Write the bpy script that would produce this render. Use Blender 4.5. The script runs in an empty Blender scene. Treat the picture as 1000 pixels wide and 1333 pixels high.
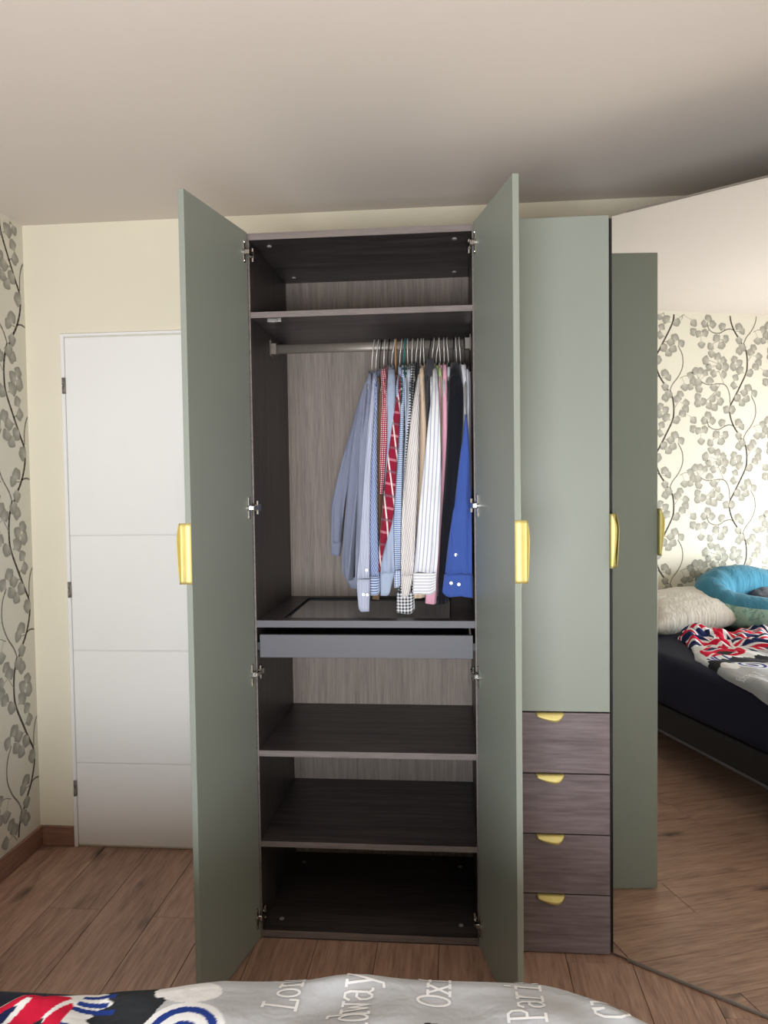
import bpy, bmesh, math, random
import numpy as np
from mathutils import Vector, Matrix, noise
random.seed(7)
sc = bpy.context.scene
COL = sc.collection
# ---------------------------------------------------------------- camera
cam_d = bpy.data.cameras.new('camera'); cam = bpy.data.objects.new('camera', cam_d); COL.objects.link(cam)
cam_d.sensor_fit = 'VERTICAL'; cam_d.sensor_height = 36.0; cam_d.lens = 36.0*1000.05/1333.0
cam_d.clip_start = 0.05; cam_d.clip_end = 100
R_ = (0.99590, 0.08948, -0.01329); U_ = (0.00984, 0.03899, 0.99919); F_ = (-0.08993, 0.99523, -0.03795)
cam.matrix_world = Matrix(((R_[0], U_[0], -F_[0], 0.6625), (R_[1], U_[1], -F_[1], -2.5012), (R_[2], U_[2], -F_[2], 1.5378), (0, 0, 0, 1)))
sc.camera = cam
# ---------------------------------------------------------------- world, light, exposure
sc.view_settings.view_transform = 'Standard'; sc.view_settings.look = 'None'
sc.view_settings.gamma = 1.0; sc.view_settings.use_curve_mapping = False
sc.view_settings.exposure = 0.50
w = bpy.data.worlds.new('World'); sc.world = w; w.use_nodes = True
wn = w.node_tree.nodes; wn.clear()
sky = wn.new('ShaderNodeTexSky'); sky.sky_type = 'NISHITA'; sky.sun_disc = False; sky.sun_elevation = math.radians(40); sky.sun_rotation = math.radians(60)
bg = wn.new('ShaderNodeBackground'); bg.inputs['Strength'].default_value = 0.25
wo = wn.new('ShaderNodeOutputWorld'); w.node_tree.links.new(sky.outputs[0], bg.inputs[0]); w.node_tree.links.new(bg.outputs[0], wo.inputs[0])
WX0, WX1, WZ0, WZ1, WY, WZS = -0.55, 1.15, 0.25, 2.15, -3.6, 1.42      # window opening in the front wall
def area(name, loc, rot, sx, sy, power, col):
    l = bpy.data.lights.new(name, 'AREA'); l.shape = 'RECTANGLE'; l.size = sx; l.size_y = sy; l.energy = power; l.color = col
    o = bpy.data.objects.new(name, l); COL.objects.link(o); o.location = loc; o.rotation_euler = rot; return o
area('window_daylight', ((WX0+WX1)/2, WY+0.02, (WZ0+WZS)/2), (math.radians(90), 0, 0), WX1-WX0-.1, WZS-WZ0-.08, 95, (0.93, 0.97, 1.0))
# ---------------------------------------------------------------- helpers
def lin(c):
    return tuple((v/255/12.92 if v/255 <= .04045 else ((v/255+.055)/1.055)**2.4) for v in c)
def rgba(c): return (*lin(c), 1)
def newmat(name):
    m = bpy.data.materials.new(name); m.use_nodes = True; n = m.node_tree.nodes; return m, n, m.node_tree.links, n['Principled BSDF']
def mat(name, c, rough=.5, metal=0.0, nscale=0, namt=.06, bump=0, spec=.5):
    m, n, l, b = newmat(name)
    b.inputs['Base Color'].default_value = rgba(c); b.inputs['Roughness'].default_value = rough; b.inputs['Metallic'].default_value = metal
    b.inputs['Specular IOR Level'].default_value = spec
    if nscale:
        tc = n.new('ShaderNodeTexCoord'); nz = n.new('ShaderNodeTexNoise'); nz.inputs['Scale'].default_value = nscale; nz.inputs['Detail'].default_value = 4
        l.new(tc.outputs['Object'], nz.inputs['Vector'])
        cr = n.new('ShaderNodeValToRGB'); a = lin(c)
        cr.color_ramp.elements[0].position = .3; cr.color_ramp.elements[1].position = .7
        cr.color_ramp.elements[0].color = (*[v*(1-namt) for v in a], 1); cr.color_ramp.elements[1].color = (*[min(1, v*(1+namt)) for v in a], 1)
        l.new(nz.outputs['Fac'], cr.inputs[0]); l.new(cr.outputs[0], b.inputs['Base Color'])
        if bump:
            bp = n.new('ShaderNodeBump'); bp.inputs['Strength'].default_value = bump; bp.inputs['Distance'].default_value = .004
            l.new(nz.outputs['Fac'], bp.inputs['Height']); l.new(bp.outputs[0], b.inputs['Normal'])
    return m
def wood(name, c0, c1, c2, scale, rough=.45, rnd=0.0, knots=False, bump=.08, spec=.4):
    """grain: scale=(x,y,z) of the noise domain; small number = along the grain"""
    m, n, l, b = newmat(name); b.inputs['Roughness'].default_value = rough; b.inputs['Specular IOR Level'].default_value = spec
    tc = n.new('ShaderNodeTexCoord'); src = tc.outputs['Object']
    oi = n.new('ShaderNodeObjectInfo')
    mu = n.new('ShaderNodeMath'); mu.operation = 'MULTIPLY'; mu.inputs[1].default_value = 37.0; l.new(oi.outputs['Random'], mu.inputs[0])
    ad = n.new('ShaderNodeVectorMath'); ad.operation = 'ADD'; l.new(src, ad.inputs[0]); l.new(mu.outputs[0], ad.inputs[1])
    mp = n.new('ShaderNodeMapping'); mp.inputs['Scale'].default_value = scale; l.new(ad.outputs[0], mp.inputs['Vector'])
    n1 = n.new('ShaderNodeTexNoise'); n1.inputs['Scale'].default_value = 1; n1.inputs['Detail'].default_value = 8; n1.inputs['Roughness'].default_value = .65; n1.inputs['Distortion'].default_value = .6
    l.new(mp.outputs[0], n1.inputs['Vector'])
    mp2 = n.new('ShaderNodeMapping'); mp2.inputs['Scale'].default_value = [s*5 for s in scale]; l.new(ad.outputs[0], mp2.inputs['Vector'])
    n2 = n.new('ShaderNodeTexNoise'); n2.inputs['Scale'].default_value = 1; n2.inputs['Detail'].default_value = 5; l.new(mp2.outputs[0], n2.inputs['Vector'])
    mx = n.new('ShaderNodeMath'); mx.operation = 'MULTIPLY_ADD'; mx.inputs[1].default_value = .45; l.new(n2.outputs['Fac'], mx.inputs[0])
    sb = n.new('ShaderNodeMath'); sb.operation = 'MULTIPLY'; sb.inputs[1].default_value = .6; l.new(n1.outputs['Fac'], sb.inputs[0]); l.new(sb.outputs[0], mx.inputs[2])
    cr = n.new('ShaderNodeValToRGB'); e = cr.color_ramp.elements
    e[0].position = .36; e[0].color = rgba(c0); e[1].position = .68; e[1].color = rgba(c2); k = e.new(.52); k.color = rgba(c1)
    l.new(mx.outputs[0], cr.inputs[0]); out = cr.outputs[0]
    if knots:
        mp3 = n.new('ShaderNodeMapping'); mp3.inputs['Scale'].default_value = (5.2, 2.0, 1.0); l.new(ad.outputs[0], mp3.inputs['Vector'])
        wob = n.new('ShaderNodeTexNoise'); wob.inputs['Scale'].default_value = 5; l.new(mp3.outputs[0], wob.inputs['Vector'])
        wa = n.new('ShaderNodeMixRGB'); wa.blend_type = 'LINEAR_LIGHT'; wa.inputs[0].default_value = .10; l.new(mp3.outputs[0], wa.inputs[1]); l.new(wob.outputs['Color'], wa.inputs[2])
        vo = n.new('ShaderNodeTexVoronoi'); vo.voronoi_dimensions = '2D'; vo.inputs['Scale'].default_value = 1.0; l.new(wa.outputs[0], vo.inputs['Vector'])
        msk = n.new('ShaderNodeTexNoise'); msk.inputs['Scale'].default_value = .55; l.new(mp3.outputs[0], msk.inputs['Vector'])
        ms = n.new('ShaderNodeMapRange'); ms.inputs[1].default_value = .5; ms.inputs[2].default_value = .62; l.new(msk.outputs['Fac'], ms.inputs[0])
        kr = n.new('ShaderNodeValToRGB'); kr.color_ramp.elements[0].position = .02; kr.color_ramp.elements[0].color = (.2, .2, .2, 1); kr.color_ramp.elements[1].position = .15; kr.color_ramp.elements[1].color = (1, 1, 1, 1)
        l.new(vo.outputs['Distance'], kr.inputs[0])
        mm = n.new('ShaderNodeMixRGB'); mm.blend_type = 'MULTIPLY'; l.new(ms.outputs[0], mm.inputs[0]); l.new(out, mm.inputs[1]); l.new(kr.outputs[0], mm.inputs[2]); out = mm.outputs[0]
    if rnd:
        hs = n.new('ShaderNodeHueSaturation'); mr = n.new('ShaderNodeMapRange'); mr.inputs[3].default_value = 1-rnd; mr.inputs[4].default_value = 1+rnd
        l.new(oi.outputs['Random'], mr.inputs[0]); l.new(mr.outputs[0], hs.inputs['Value']); l.new(out, hs.inputs['Color']); out = hs.outputs[0]
    l.new(out, b.inputs['Base Color'])
    bp = n.new('ShaderNodeBump'); bp.inputs['Strength'].default_value = bump; bp.inputs['Distance'].default_value = .002; l.new(mx.outputs[0], bp.inputs['Height']); l.new(bp.outputs[0], b.inputs['Normal'])
    return m
def box(bm, x0, x1, y0, y1, z0, z1, bev=0.0, mi=0):
    r = bmesh.ops.create_cube(bm, size=1.0); vs = r['verts']
    for v in vs:
        v.co = ((x0+x1)/2+v.co.x*(x1-x0), (y0+y1)/2+v.co.y*(y1-y0), (z0+z1)/2+v.co.z*(z1-z0))
    fs = set(f for v in vs for f in v.link_faces)
    for f in fs: f.material_index = mi
    if bev: bmesh.ops.bevel(bm, geom=list(set(e for v in vs for e in v.link_edges)), offset=bev, segments=1, affect='EDGES', profile=.5)
def cyl(bm, p0, p1, r, seg=12, r2=None):
    p0, p1 = Vector(p0), Vector(p1); d = p1-p0
    M = Matrix.Translation((p0+p1)/2) @ d.to_track_quat('Z', 'Y').to_matrix().to_4x4()
    bmesh.ops.create_cone(bm, cap_ends=True, segments=seg, radius1=r, radius2=r if r2 is None else r2, depth=d.length, matrix=M)
def tube(bm, pts, r, seg=8, ry=None):
    pts = [Vector(p) for p in pts]; rings = []
    for i, p in enumerate(pts):
        t = (pts[min(i+1, len(pts)-1)]-pts[max(i-1, 0)]).normalized()
        a = t.orthogonal() if i == 0 else (prev - t*prev.dot(t))
        a.normalize(); prev = a; b = t.cross(a)
        rings.append([bm.verts.new(p + a*(r*math.cos(2*math.pi*k/seg)) + b*(r*math.sin(2*math.pi*k/seg))) for k in range(seg)])
    for q, s in zip(rings, rings[1:]):
        for k in range(seg): bm.faces.new((q[k], q[(k+1) % seg], s[(k+1) % seg], s[k]))
    bm.faces.new(rings[0][::-1]); bm.faces.new(rings[-1])
def loft(bm, rings, uvs=None, cap=True, mi=0):
    """rings: list of rings of points; uvs same shape"""
    uvl = bm.loops.layers.uv.verify()
    V = [[bm.verts.new(p) for p in r] for r in rings]; n = len(V[0])
    for i in range(len(V)-1):
        for k in range(n):
            k2 = (k+1) % n
            f = bm.faces.new((V[i][k], V[i+1][k], V[i+1][k2], V[i][k2])); f.smooth = True; f.material_index = mi
            if uvs:
                for lp, (a, c) in zip(f.loops, ((i, k), (i+1, k), (i+1, k2), (i, k2))): lp[uvl].uv = uvs[a][c]
    if cap:
        for r, u, rev in ((V[0], uvs[0] if uvs else None, False), (V[-1], uvs[-1] if uvs else None, True)):
            f = bm.faces.new(r[::-1] if rev else r); f.smooth = False; f.material_index = mi
            if u:
                for lp, c in zip(f.loops, u[::-1] if rev else u): lp[uvl].uv = c
def prism(bm, poly, z0, z1):
    a = [bm.verts.new((x, y, z0)) for x, y in poly]; b = [bm.verts.new((x, y, z1)) for x, y in poly]; n = len(poly)
    bm.faces.new(a[::-1]); bm.faces.new(b)
    for i in range(n): bm.faces.new((a[i], a[(i+1) % n], b[(i+1) % n], b[i]))
def obj(name, bm, m, parent=None, smooth=False):
    """mesh given in world coordinates (or in the parent's, when the parent is a pivoted part)"""
    bmesh.ops.recalc_face_normals(bm, faces=bm.faces[:])
    me = bpy.data.meshes.new(name); 
    if parent is not None and parent.get('_w'):
        bm.transform(Matrix.Translation(-Vector(parent['_w'])))
    bm.to_mesh(me); bm.free()
    for mm in (m if isinstance(m, (list, tuple)) else [m]): me.materials.append(mm)
    if smooth:
        for p in me.polygons: p.use_smooth = True
    o = bpy.data.objects.new(name, me); COL.objects.link(o)
    if parent is not None:
        o.parent = parent
        if parent.get('_w'): o['_w'] = parent['_w']
    return o
def thing(name, label, cat, loc, group=None):
    o = bpy.data.objects.new(name, None); COL.objects.link(o); o.location = loc; o.empty_display_size = .05
    o['label'] = label; o['category'] = cat; o['_w'] = list(loc)
    if group: o['group'] = group
    return o
def single(name, bm, m, label, cat, loc, group=None, smooth=True):
    bm.transform(Matrix.Translation(-Vector(loc)))
    o = obj(name, bm, m, None, smooth); o.location = loc; o['label'] = label; o['category'] = cat; o['_w'] = list(loc)
    if group: o['group'] = group
    return o
def struct(name, bm, m, parent=None, smooth=False):
    o = obj(name, bm, m, parent, smooth)
    if parent is None: o['kind'] = 'structure'
    return o
B = bmesh.new
def bx(*a, **k):
    bm = B(); box(bm, *a, **k); return bm
# ---------------------------------------------------------------- materials
M = {}
M['wall'] = mat('white_wall_paint', (232, 224, 204), .9, nscale=3, namt=.015)
M['paper'] = mat('wallpaper_ground', (226, 221, 206), .85, nscale=2, namt=.015)
M['ceil'] = mat('ceiling_paint', (218, 207, 197), .95, nscale=2, namt=.01)
M['door'] = mat('door_paint', (240, 238, 236), .55, nscale=2, namt=.01)
M['floor'] = wood('floor_oak', (132, 102, 88), (170, 135, 117), (190, 156, 136), (26, 2.2, 26), .42, rnd=.10, knots=True, bump=.15)
M['gap'] = mat('floor_joint', (40, 30, 26), .9)
M['skirt'] = wood('skirting_wood', (120, 88, 74), (148, 110, 94), (165, 126, 108), (3, 3, 45), .5)
M['green'] = mat('sage_green_lacquer', (138, 144, 136), .42, nscale=1.5, namt=.01)
M['dark'] = wood('dark_ash_board', (34, 31, 32), (60, 54, 55), (88, 80, 80), (1.6, 30, 30), .38, bump=.05)
M['darkv'] = wood('dark_ash_board_upright', (38, 34, 35), (58, 53, 53), (78, 72, 71), (30, 30, 1.6), .42, bump=.05)
M['edge'] = wood('ash_edge_band', (98, 89, 88), (116, 106, 104), (130, 120, 117), (3, 60, 60), .5)
M['drawer'] = wood('ash_drawer_front', (90, 80, 82), (112, 100, 103), (130, 118, 121), (2.0, 30, 26), .42, bump=.06)
M['back'] = wood('pale_grained_back', (110, 99, 93), (133, 121, 114), (152, 140, 131), (70, 70, 2.2), .6, bump=.1)
M['graphite'] = mat('graphite_matt', (84, 84, 92), .5, nscale=4, namt=.03)
M['black'] = mat('black_felt', (16, 16, 18), .9, nscale=80, namt=.2)
M['gold'] = mat('pale_brushed_gold', (206, 190, 122), .5, .6, nscale=30, namt=.04)
M['chrome'] = mat('chrome', (200, 198, 194), .22, 1.0, nscale=20, namt=.03)
M['steel'] = mat('brushed_steel', (128, 120, 112), .42, .35, nscale=40, namt=.05)
M['cap'] = mat('fitting_grey', (176, 174, 172), .35, .2, nscale=40, namt=.05)
M['wire'] = mat('pale_wire', (205, 200, 195), .35, .4, nscale=40, namt=.05)
M['darksteel'] = mat('dark_bracket', (30, 30, 32), .4, .5, nscale=40, namt=.1)
m, n, l, b = newmat('mirror_silver'); b.inputs['Base Color'].default_value = (.9, .92, .9, 1); b.inputs['Metallic'].default_value = 1; b.inputs['Roughness'].default_value = 0.0; M['mirror'] = m
m, n, l, b = newmat('smoked_glass'); b.inputs['Base Color'].default_value = (.5, .52, .55, 1); b.inputs['Roughness'].default_value = .05; b.inputs['Transmission Weight'].default_value = .7; b.inputs['IOR'].default_value = 1.5; M['glass'] = m
m, n, l, b = newmat('window_glass'); b.inputs['Base Color'].default_value = (1, 1, 1, 1); b.inputs['Roughness'].default_value = 0; b.inputs['Transmission Weight'].default_value = 1; b.inputs['IOR'].default_value = 1.01; M['wglass'] = m
# wallpaper leaf print (flat ink on the wall): fan-shaped veins from the leaf UV
m, n, l, b = newmat('leaf_ink'); b.inputs['Roughness'].default_value = .85
uv = n.new('ShaderNodeUVMap'); sp = n.new('ShaderNodeSeparateXYZ'); l.new(uv.outputs[0], sp.inputs[0])
s1 = n.new('ShaderNodeMath'); s1.operation = 'MULTIPLY'; s1.inputs[1].default_value = 72; l.new(sp.outputs['X'], s1.inputs[0])
s2 = n.new('ShaderNodeMath'); s2.operation = 'SINE'; l.new(s1.outputs[0], s2.inputs[0])
s3 = n.new('ShaderNodeMath'); s3.operation = 'MULTIPLY_ADD'; s3.inputs[1].default_value = .36; s3.inputs[2].default_value = .28; l.new(s2.outputs[0], s3.inputs[0])
s4 = n.new('ShaderNodeMath'); s4.operation = 'MULTIPLY_ADD'; s4.inputs[1].default_value = .50; l.new(sp.outputs['Y'], s4.inputs[0]); l.new(s3.outputs[0], s4.inputs[2])
cr = n.new('ShaderNodeValToRGB'); cr.color_ramp.elements[0].position = .0; cr.color_ramp.elements[0].color = rgba((218, 213, 200)); cr.color_ramp.elements[1].position = 1.0; cr.color_ramp.elements[1].color = rgba((120, 118, 108))
l.new(s4.outputs[0], cr.inputs[0]); l.new(cr.outputs[0], b.inputs['Base Color']); M['leaf'] = m
M['stem'] = mat('stem_ink', (92, 84, 76), .85, nscale=120, namt=.3)
M['twig'] = mat('twig_ink', (150, 144, 132), .85, nscale=120, namt=.15)
# ================================================================ room shell
XL, XR, YB, YF, ZC = -1.1205, 2.26, 0.605, -3.6, 2.6314
def strip_z(a): return a
fl = struct('floor', bx(XL-.12, XR+.12, YF-.12, YB+.12, -.06, -.0045), M['gap'])
# planks: one mesh per length, laid along y in staggered rows
PW = .2045; plank_mesh = {}
ends = {2: .132, 6: -.868, 10: -.432}
def plank(xc, y0, y1, w=PW):
    key = (round(y1-y0, 3), round(w, 3))
    if key not in plank_mesh:
        bm = B(); box(bm, -w/2+.0009, w/2-.0009, -(y1-y0)/2+.0009, (y1-y0)/2-.0009, -.006, 0, bev=.0008)
        o = obj('plank', bm, M['floor']); plank_mesh[key] = o.data
    else:
        o = bpy.data.objects.new('plank', plank_mesh[key]); COL.objects.link(o)
    o.parent = fl; o.location = (xc, (y0+y1)/2, 0)
k = -1; x = -1.035-PW
row = 0
while x < XR-.002:
    xa, xb = max(x, XL), min(x+PW, XR)
    L = 1.29; e0 = ends.get(row-0, -.9+((row*0.53+.17) % 1.29)); y = e0
    while y > YF: y -= L
    while y < YB-.01:
        ya, yb = max(y, YF), min(y+L, YB)
        if yb-ya > .02 and xb-xa > .005: plank((xa+xb)/2, ya, yb, xb-xa)
        y += L
    x += PW; row += 1
struct('ceiling', bx(XL-.12, XR+.12, YF-.12, YB+.12, ZC, ZC+.1), M['ceil'])
wl = struct('wall_left', bx(XL-.12, XL, YF, YB, 0, ZC), M['paper'])
struct('wall_back', bx(XL-.12, XR+.12, YB, YB+.12, 0, ZC), M['wall'])
struct('wall_right', bx(XR, XR+.12, YF, YB, 0, ZC), M['wall'])
bm = B()
box(bm, XL-.12, WX0, WY-.12, WY, 0, ZC); box(bm, WX1, XR+.12, WY-.12, WY, 0, ZC)
box(bm, WX0, WX1, WY-.12, WY, 0, WZ0); box(bm, WX0, WX1, WY-.12, WY, WZ1, ZC)
struct('wall_front', bm, M['wall'])
# window with two casements
wf = struct('window_1', bx(WX0, WX1, WY-.09, WY-.02, WZ0, WZ0+.05, bev=.003), M['door'])
bm = B(); box(bm, WX0, WX1, WY-.09, WY-.02, WZ1-.05, WZ1, .003); box(bm, WX0, WX0+.05, WY-.09, WY-.02, WZ0, WZ1, .003); box(bm, WX1-.05, WX1, WY-.09, WY-.02, WZ0, WZ1, .003)
xm_ = (WX0+WX1)/2; box(bm, xm_-.035, xm_+.035, WY-.09, WY-.02, WZ0, WZ1, .003)
struct('window_frame', bm, M['door'], wf)
for a, b_ in ((WX0+.04, xm_-.03), (xm_+.03, WX1-.04)): struct('pane', bx(a, b_, WY-.06, WY-.056, WZ0+.04, WZ1-.04), M['wglass'], wf)
sh_ = struct('added_shutter', bx(WX0, WX1, WY-.118, WY-.096, WZ1-.1, WZ1), M['door'], wf)  # unseen shutter, added so that daylight comes only from the lower window
for i_ in range(15): struct('added_shutter_slat', bx(WX0+.01, WX1-.01, WY-.112, WY-.102, WZS+i_*.044, WZS+i_*.044+.042, bev=.003), M['door'], sh_)
struct('window_sill', bx(WX0-.05, WX1+.05, WY-.02, WY+.05, WZ0-.03, WZ0, bev=.004), M['door'], wf)
# skirting boards
struct('baseboard_left', bx(XL, XL+.014, YF, YB, 0, .088, bev=.003), M['skirt'])
struct('baseboard_back', bx(XL+.014, -.966, YB-.014, YB, 0, .088, bev=.003), M['skirt'])
# room door with its frame (the wardrobe stands in front of its latch side)
DX0, DX1, DZ = -.947, -.207, 2.161
bm = B(); box(bm, -.966, DX0-.002, YB-.012, YB+.004, 0, DZ+.016, .003); box(bm, DX1+.002, DX1+.02, YB-.012, YB+.004, 0, DZ+.016, .003); box(bm, DX0-.002, DX1+.002, YB-.012, YB+.004, DZ+.003, DZ+.016, .003)
struct('trim_1', bm, M['door'])
dr = struct('door_1', bx(DX0, DX1, YB-.0035, YB+.004, .008, DZ), M['door'])
zs = [.008, .364, .846, 1.334, DZ]
for a, b_ in zip(zs, zs[1:]): struct('panel', bx(DX0, DX1, YB-.010, YB-.003, a+.0015, b_-.0015, bev=.0022), M['door'], dr)
for z in (1.96, 1.105, .257):
    bm = B(); cyl(bm, (DX0-.006, YB-.018, z-.033), (DX0-.006, YB-.018, z-.002), .005); cyl(bm, (DX0-.006, YB-.018, z+.002), (DX0-.006, YB-.018, z+.033), .005)
    box(bm, DX0-.010, DX0+.002, YB-.016, YB-.010, z-.033, z+.033, .001)
    struct('hinge', bm, M['steel'], dr, True)
bm = B(); box(bm, DX1-.07, DX1-.04, YB-.018, YB-.010, .95, 1.15, .003); cyl(bm, (DX1-.055, YB-.05, 1.06), (DX1-.055, YB-.01, 1.06), .009); cyl(bm, (DX1-.055, YB-.05, 1.06), (DX1-.175, YB-.05, 1.06), .009)
struct('door_handle', bm, M['steel'], dr)
# ---------------------------------------------------------------- wallpaper print
STEMS=[[(2.326,2.432),(2.348,2.365),(2.352,2.291),(2.341,2.236),(2.291,2.142),(2.249,2.068),(2.221,2.018),(2.221,1.957),(2.247,1.889),(2.286,1.834),(2.318,1.787)],[(2.318,1.787),(2.343,1.84),(2.386,1.89),(2.418,1.958),(2.415,2.033),(2.385,2.088)],[(2.247,1.889),(2.214,1.895),(2.178,1.885),(2.136,1.864),(2.086,1.868),(2.054,1.892),(2.044,1.931)],[(2.22,2.037),(2.217,2.092),(2.199,2.141),(2.17,2.165),(2.121,2.166),(2.057,2.159),(2.008,2.174),(1.98,2.198)],[(2.174,2.162),(2.156,2.201),(2.134,2.25),(2.127,2.298)],[(2.142,2.164),(2.114,2.121),(2.079,2.09),(2.037,2.053),(1.995,2.04)],[(2.341,2.236),(2.384,2.267),(2.42,2.293)],[(2.277,2.118),(2.32,2.112),(2.363,2.119)],[(2.397,2.516),(2.448,2.534),(2.492,2.505)],[(2.327,2.241),(2.291,2.265),(2.276,2.302)],[(2.056,2.521),(2.035,2.496),(1.994,2.477)],[(2.134,2.499),(2.134,2.454),(2.092,2.437)],[(2.261,2.516),(2.304,2.517)],[(2.352,2.316),(2.391,2.366)],[(2.291,2.142),(2.263,2.16),(2.248,2.191)]]
LEAVES=[(2.056,2.594),(2.021,2.562),(2.084,2.555),(2.162,2.546),(1.941,2.562),(1.941,2.505),(1.977,2.491),(2.028,2.496),(2.001,2.422),(2.071,2.412),(2.113,2.468),(2.186,2.461),(2.151,2.421),(2.289,2.547),(2.311,2.521),(2.287,2.459),(2.287,2.39),(2.405,2.41),(2.384,2.384),(2.442,2.355),(2.442,2.312),(2.42,2.283),(2.37,2.242),(2.078,2.364),(2.036,2.32),(2.127,2.347),(2.17,2.318),(2.057,2.278),(2.134,2.28),(2.184,2.278),(2.092,2.237),(2.17,2.23),(2.255,2.332),(2.291,2.308),(2.245,2.283),(2.298,2.259),(2.262,2.209),(2.248,2.16),(1.994,2.247),(2.029,2.235),(1.959,2.246),(2.064,2.184),(1.974,2.174),(1.981,2.131),(2.095,2.142),(2.128,2.101),(2.086,2.066),(1.974,2.079),(1.974,2.038),(2.012,2.041),(2.058,2.019),(2.142,2.046),(2.1,2.011),(2.192,2.0),(2.363,2.143),(2.407,2.107),(2.327,2.112),(2.235,1.994),(2.477,2.535),(2.499,2.499),(2.434,2.46),(2.477,2.461),(2.277,2.074),(2.313,2.044),(2.342,2.069),(2.312,2.413)]
TS, TZ = .5580, .6365
def near(px, pz, segs):
    best = (9, 0, 0)
    for (ax, az), (bx_, bz) in segs:
        dx, dz = bx_-ax, bz-az; t = max(0, min(1, ((px-ax)*dx+(pz-az)*dz)/(dx*dx+dz*dz+1e-9))); qx, qz = ax+t*dx, az+t*dz
        d = math.hypot(px-qx, pz-qz)
        if d < best[0]: best = (d, qx, qz)
    return best
segs = []
for a in (-1, 0, 1):
    for b_ in (-1, 0, 1):
        for st in STEMS:
            for p, q in zip(st, st[1:]): segs.append(((p[0]+a*TS, p[1]+b_*TZ+a*TZ/2), (q[0]+a*TS, q[1]+b_*TZ+a*TZ/2)))
leafdef = []
for (s, z) in LEAVES:
    d, qx, qz = near(s, z, segs); th = math.atan2(z-qz, s-qx) if d > .012 else random.uniform(0, 6.28)
    if random.random() < .55: leafdef.append((s+.010*math.cos(th+1.6), z+.010*math.sin(th+1.6), th+.75, random.uniform(.042, .050), .9, qx, qz, d))
    leafdef.append((s, z, th+random.uniform(-.35, .35), random.uniform(.046, .057), random.uniform(.75, 1.1), qx, qz, d))
XW = XL+.0006
bl, bs, bt = B(), B(), B(); uvl = bl.loops.layers.uv.verify()
def inside(s, z): return -YB+.004 < s < -YF-.004 and .092 < z < ZC-.004
def ribbon(bm, pts, wd, x):
    for (a, b_) in zip(pts, pts[1:]):
        if not (inside(*a) and inside(*b_)): continue
        dx, dz = b_[0]-a[0], b_[1]-a[1]; L = math.hypot(dx, dz) or 1; nx, nz = -dz/L*wd/2, dx/L*wd/2; ex, ez = dx/L*wd*.3, dz/L*wd*.3
        bm.faces.new([bm.verts.new((x, -s, z)) for s, z in ((a[0]-nx-ex, a[1]-nz-ez), (b_[0]-nx+ex, b_[1]-nz+ez), (b_[0]+nx+ex, b_[1]+nz+ez), (a[0]+nx-ex, a[1]+nz-ez))])
def smooth_line(pts, n=3):
    out = []
    P = [pts[0]]+pts+[pts[-1]]
    for i in range(1, len(P)-2):
        for k in range(n):
            t = k/n; p0, p1, p2, p3 = P[i-1], P[i], P[i+1], P[i+2]
            out.append(tuple(.5*((2*p1[j])+(-p0[j]+p2[j])*t+(2*p0[j]-5*p1[j]+4*p2[j]-p3[j])*t*t+(-p0[j]+3*p1[j]-3*p2[j]+p3[j])*t**3) for j in (0, 1)))
    return out+[pts[-1]]
sl = [smooth_line(s) for s in STEMS]
lay = 0
for a in range(-6, 4):
    for b_ in range(-7, 6):
        ox, oz = a*TS, b_*TZ+a*TZ/2
        if not (-1 < 2.3+ox < 4.2 and -.8 < 2.1+oz < 3.4): continue
        for i, s in enumerate(sl):
            ribbon(bs if i == 0 else bt, [(p[0]+ox, p[1]+oz) for p in s], .011 if i == 0 else (.007 if i in (1, 2, 3) else .0035), XW+.0001*(i % 2))
        for (s, z, th, L, wr, qx, qz, d) in leafdef:
            s, z = s+ox, z+oz
            base = (s-.5*L*math.cos(th), z-.5*L*math.sin(th))
            if d < .16: ribbon(bt, [(qx+ox, qz+oz), base], .0022, XW)
            lay = (lay+1) % 7; n_ = 20; pts = []
            for k in range(n_+1):
                ang = -1.12+2.24*k/n_; rr = L*(.86+.12*math.cos(ang*1.4)+.05*abs(math.cos(ang*2.8))+(.02 if k % 2 else -.02)); pts.append((rr*math.cos(ang), rr*math.sin(ang)*wr*.72, k/n_))
            pts = [(base[0]+p*math.cos(th)-q*math.sin(th), base[1]+p*math.sin(th)+q*math.cos(th), u_) for p, q, u_ in pts]
            if not (inside(*base) and all(inside(p[0], p[1]) for p in pts)): continue
            xx = XW+.0002+lay*.00005; vb = bl.verts.new((xx, -base[0], base[1])); vv = [bl.verts.new((xx, -p[0], p[1])) for p in pts]
            for k in range(n_):
                f = bl.faces.new((vb, vv[k], vv[k+1]))
                for lp, c in zip(f.loops, ((pts[k][2], 0), (pts[k][2], 1), (pts[k+1][2], 1))): lp[uvl].uv = c
for nm, bm, mm in (('leaf_print', bl, M['leaf']), ('stem_print', bs, M['stem']), ('twig_print', bt, M['twig'])):
    o = struct(nm, bm, mm, wl); o['kind'] = 'stuff'
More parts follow.
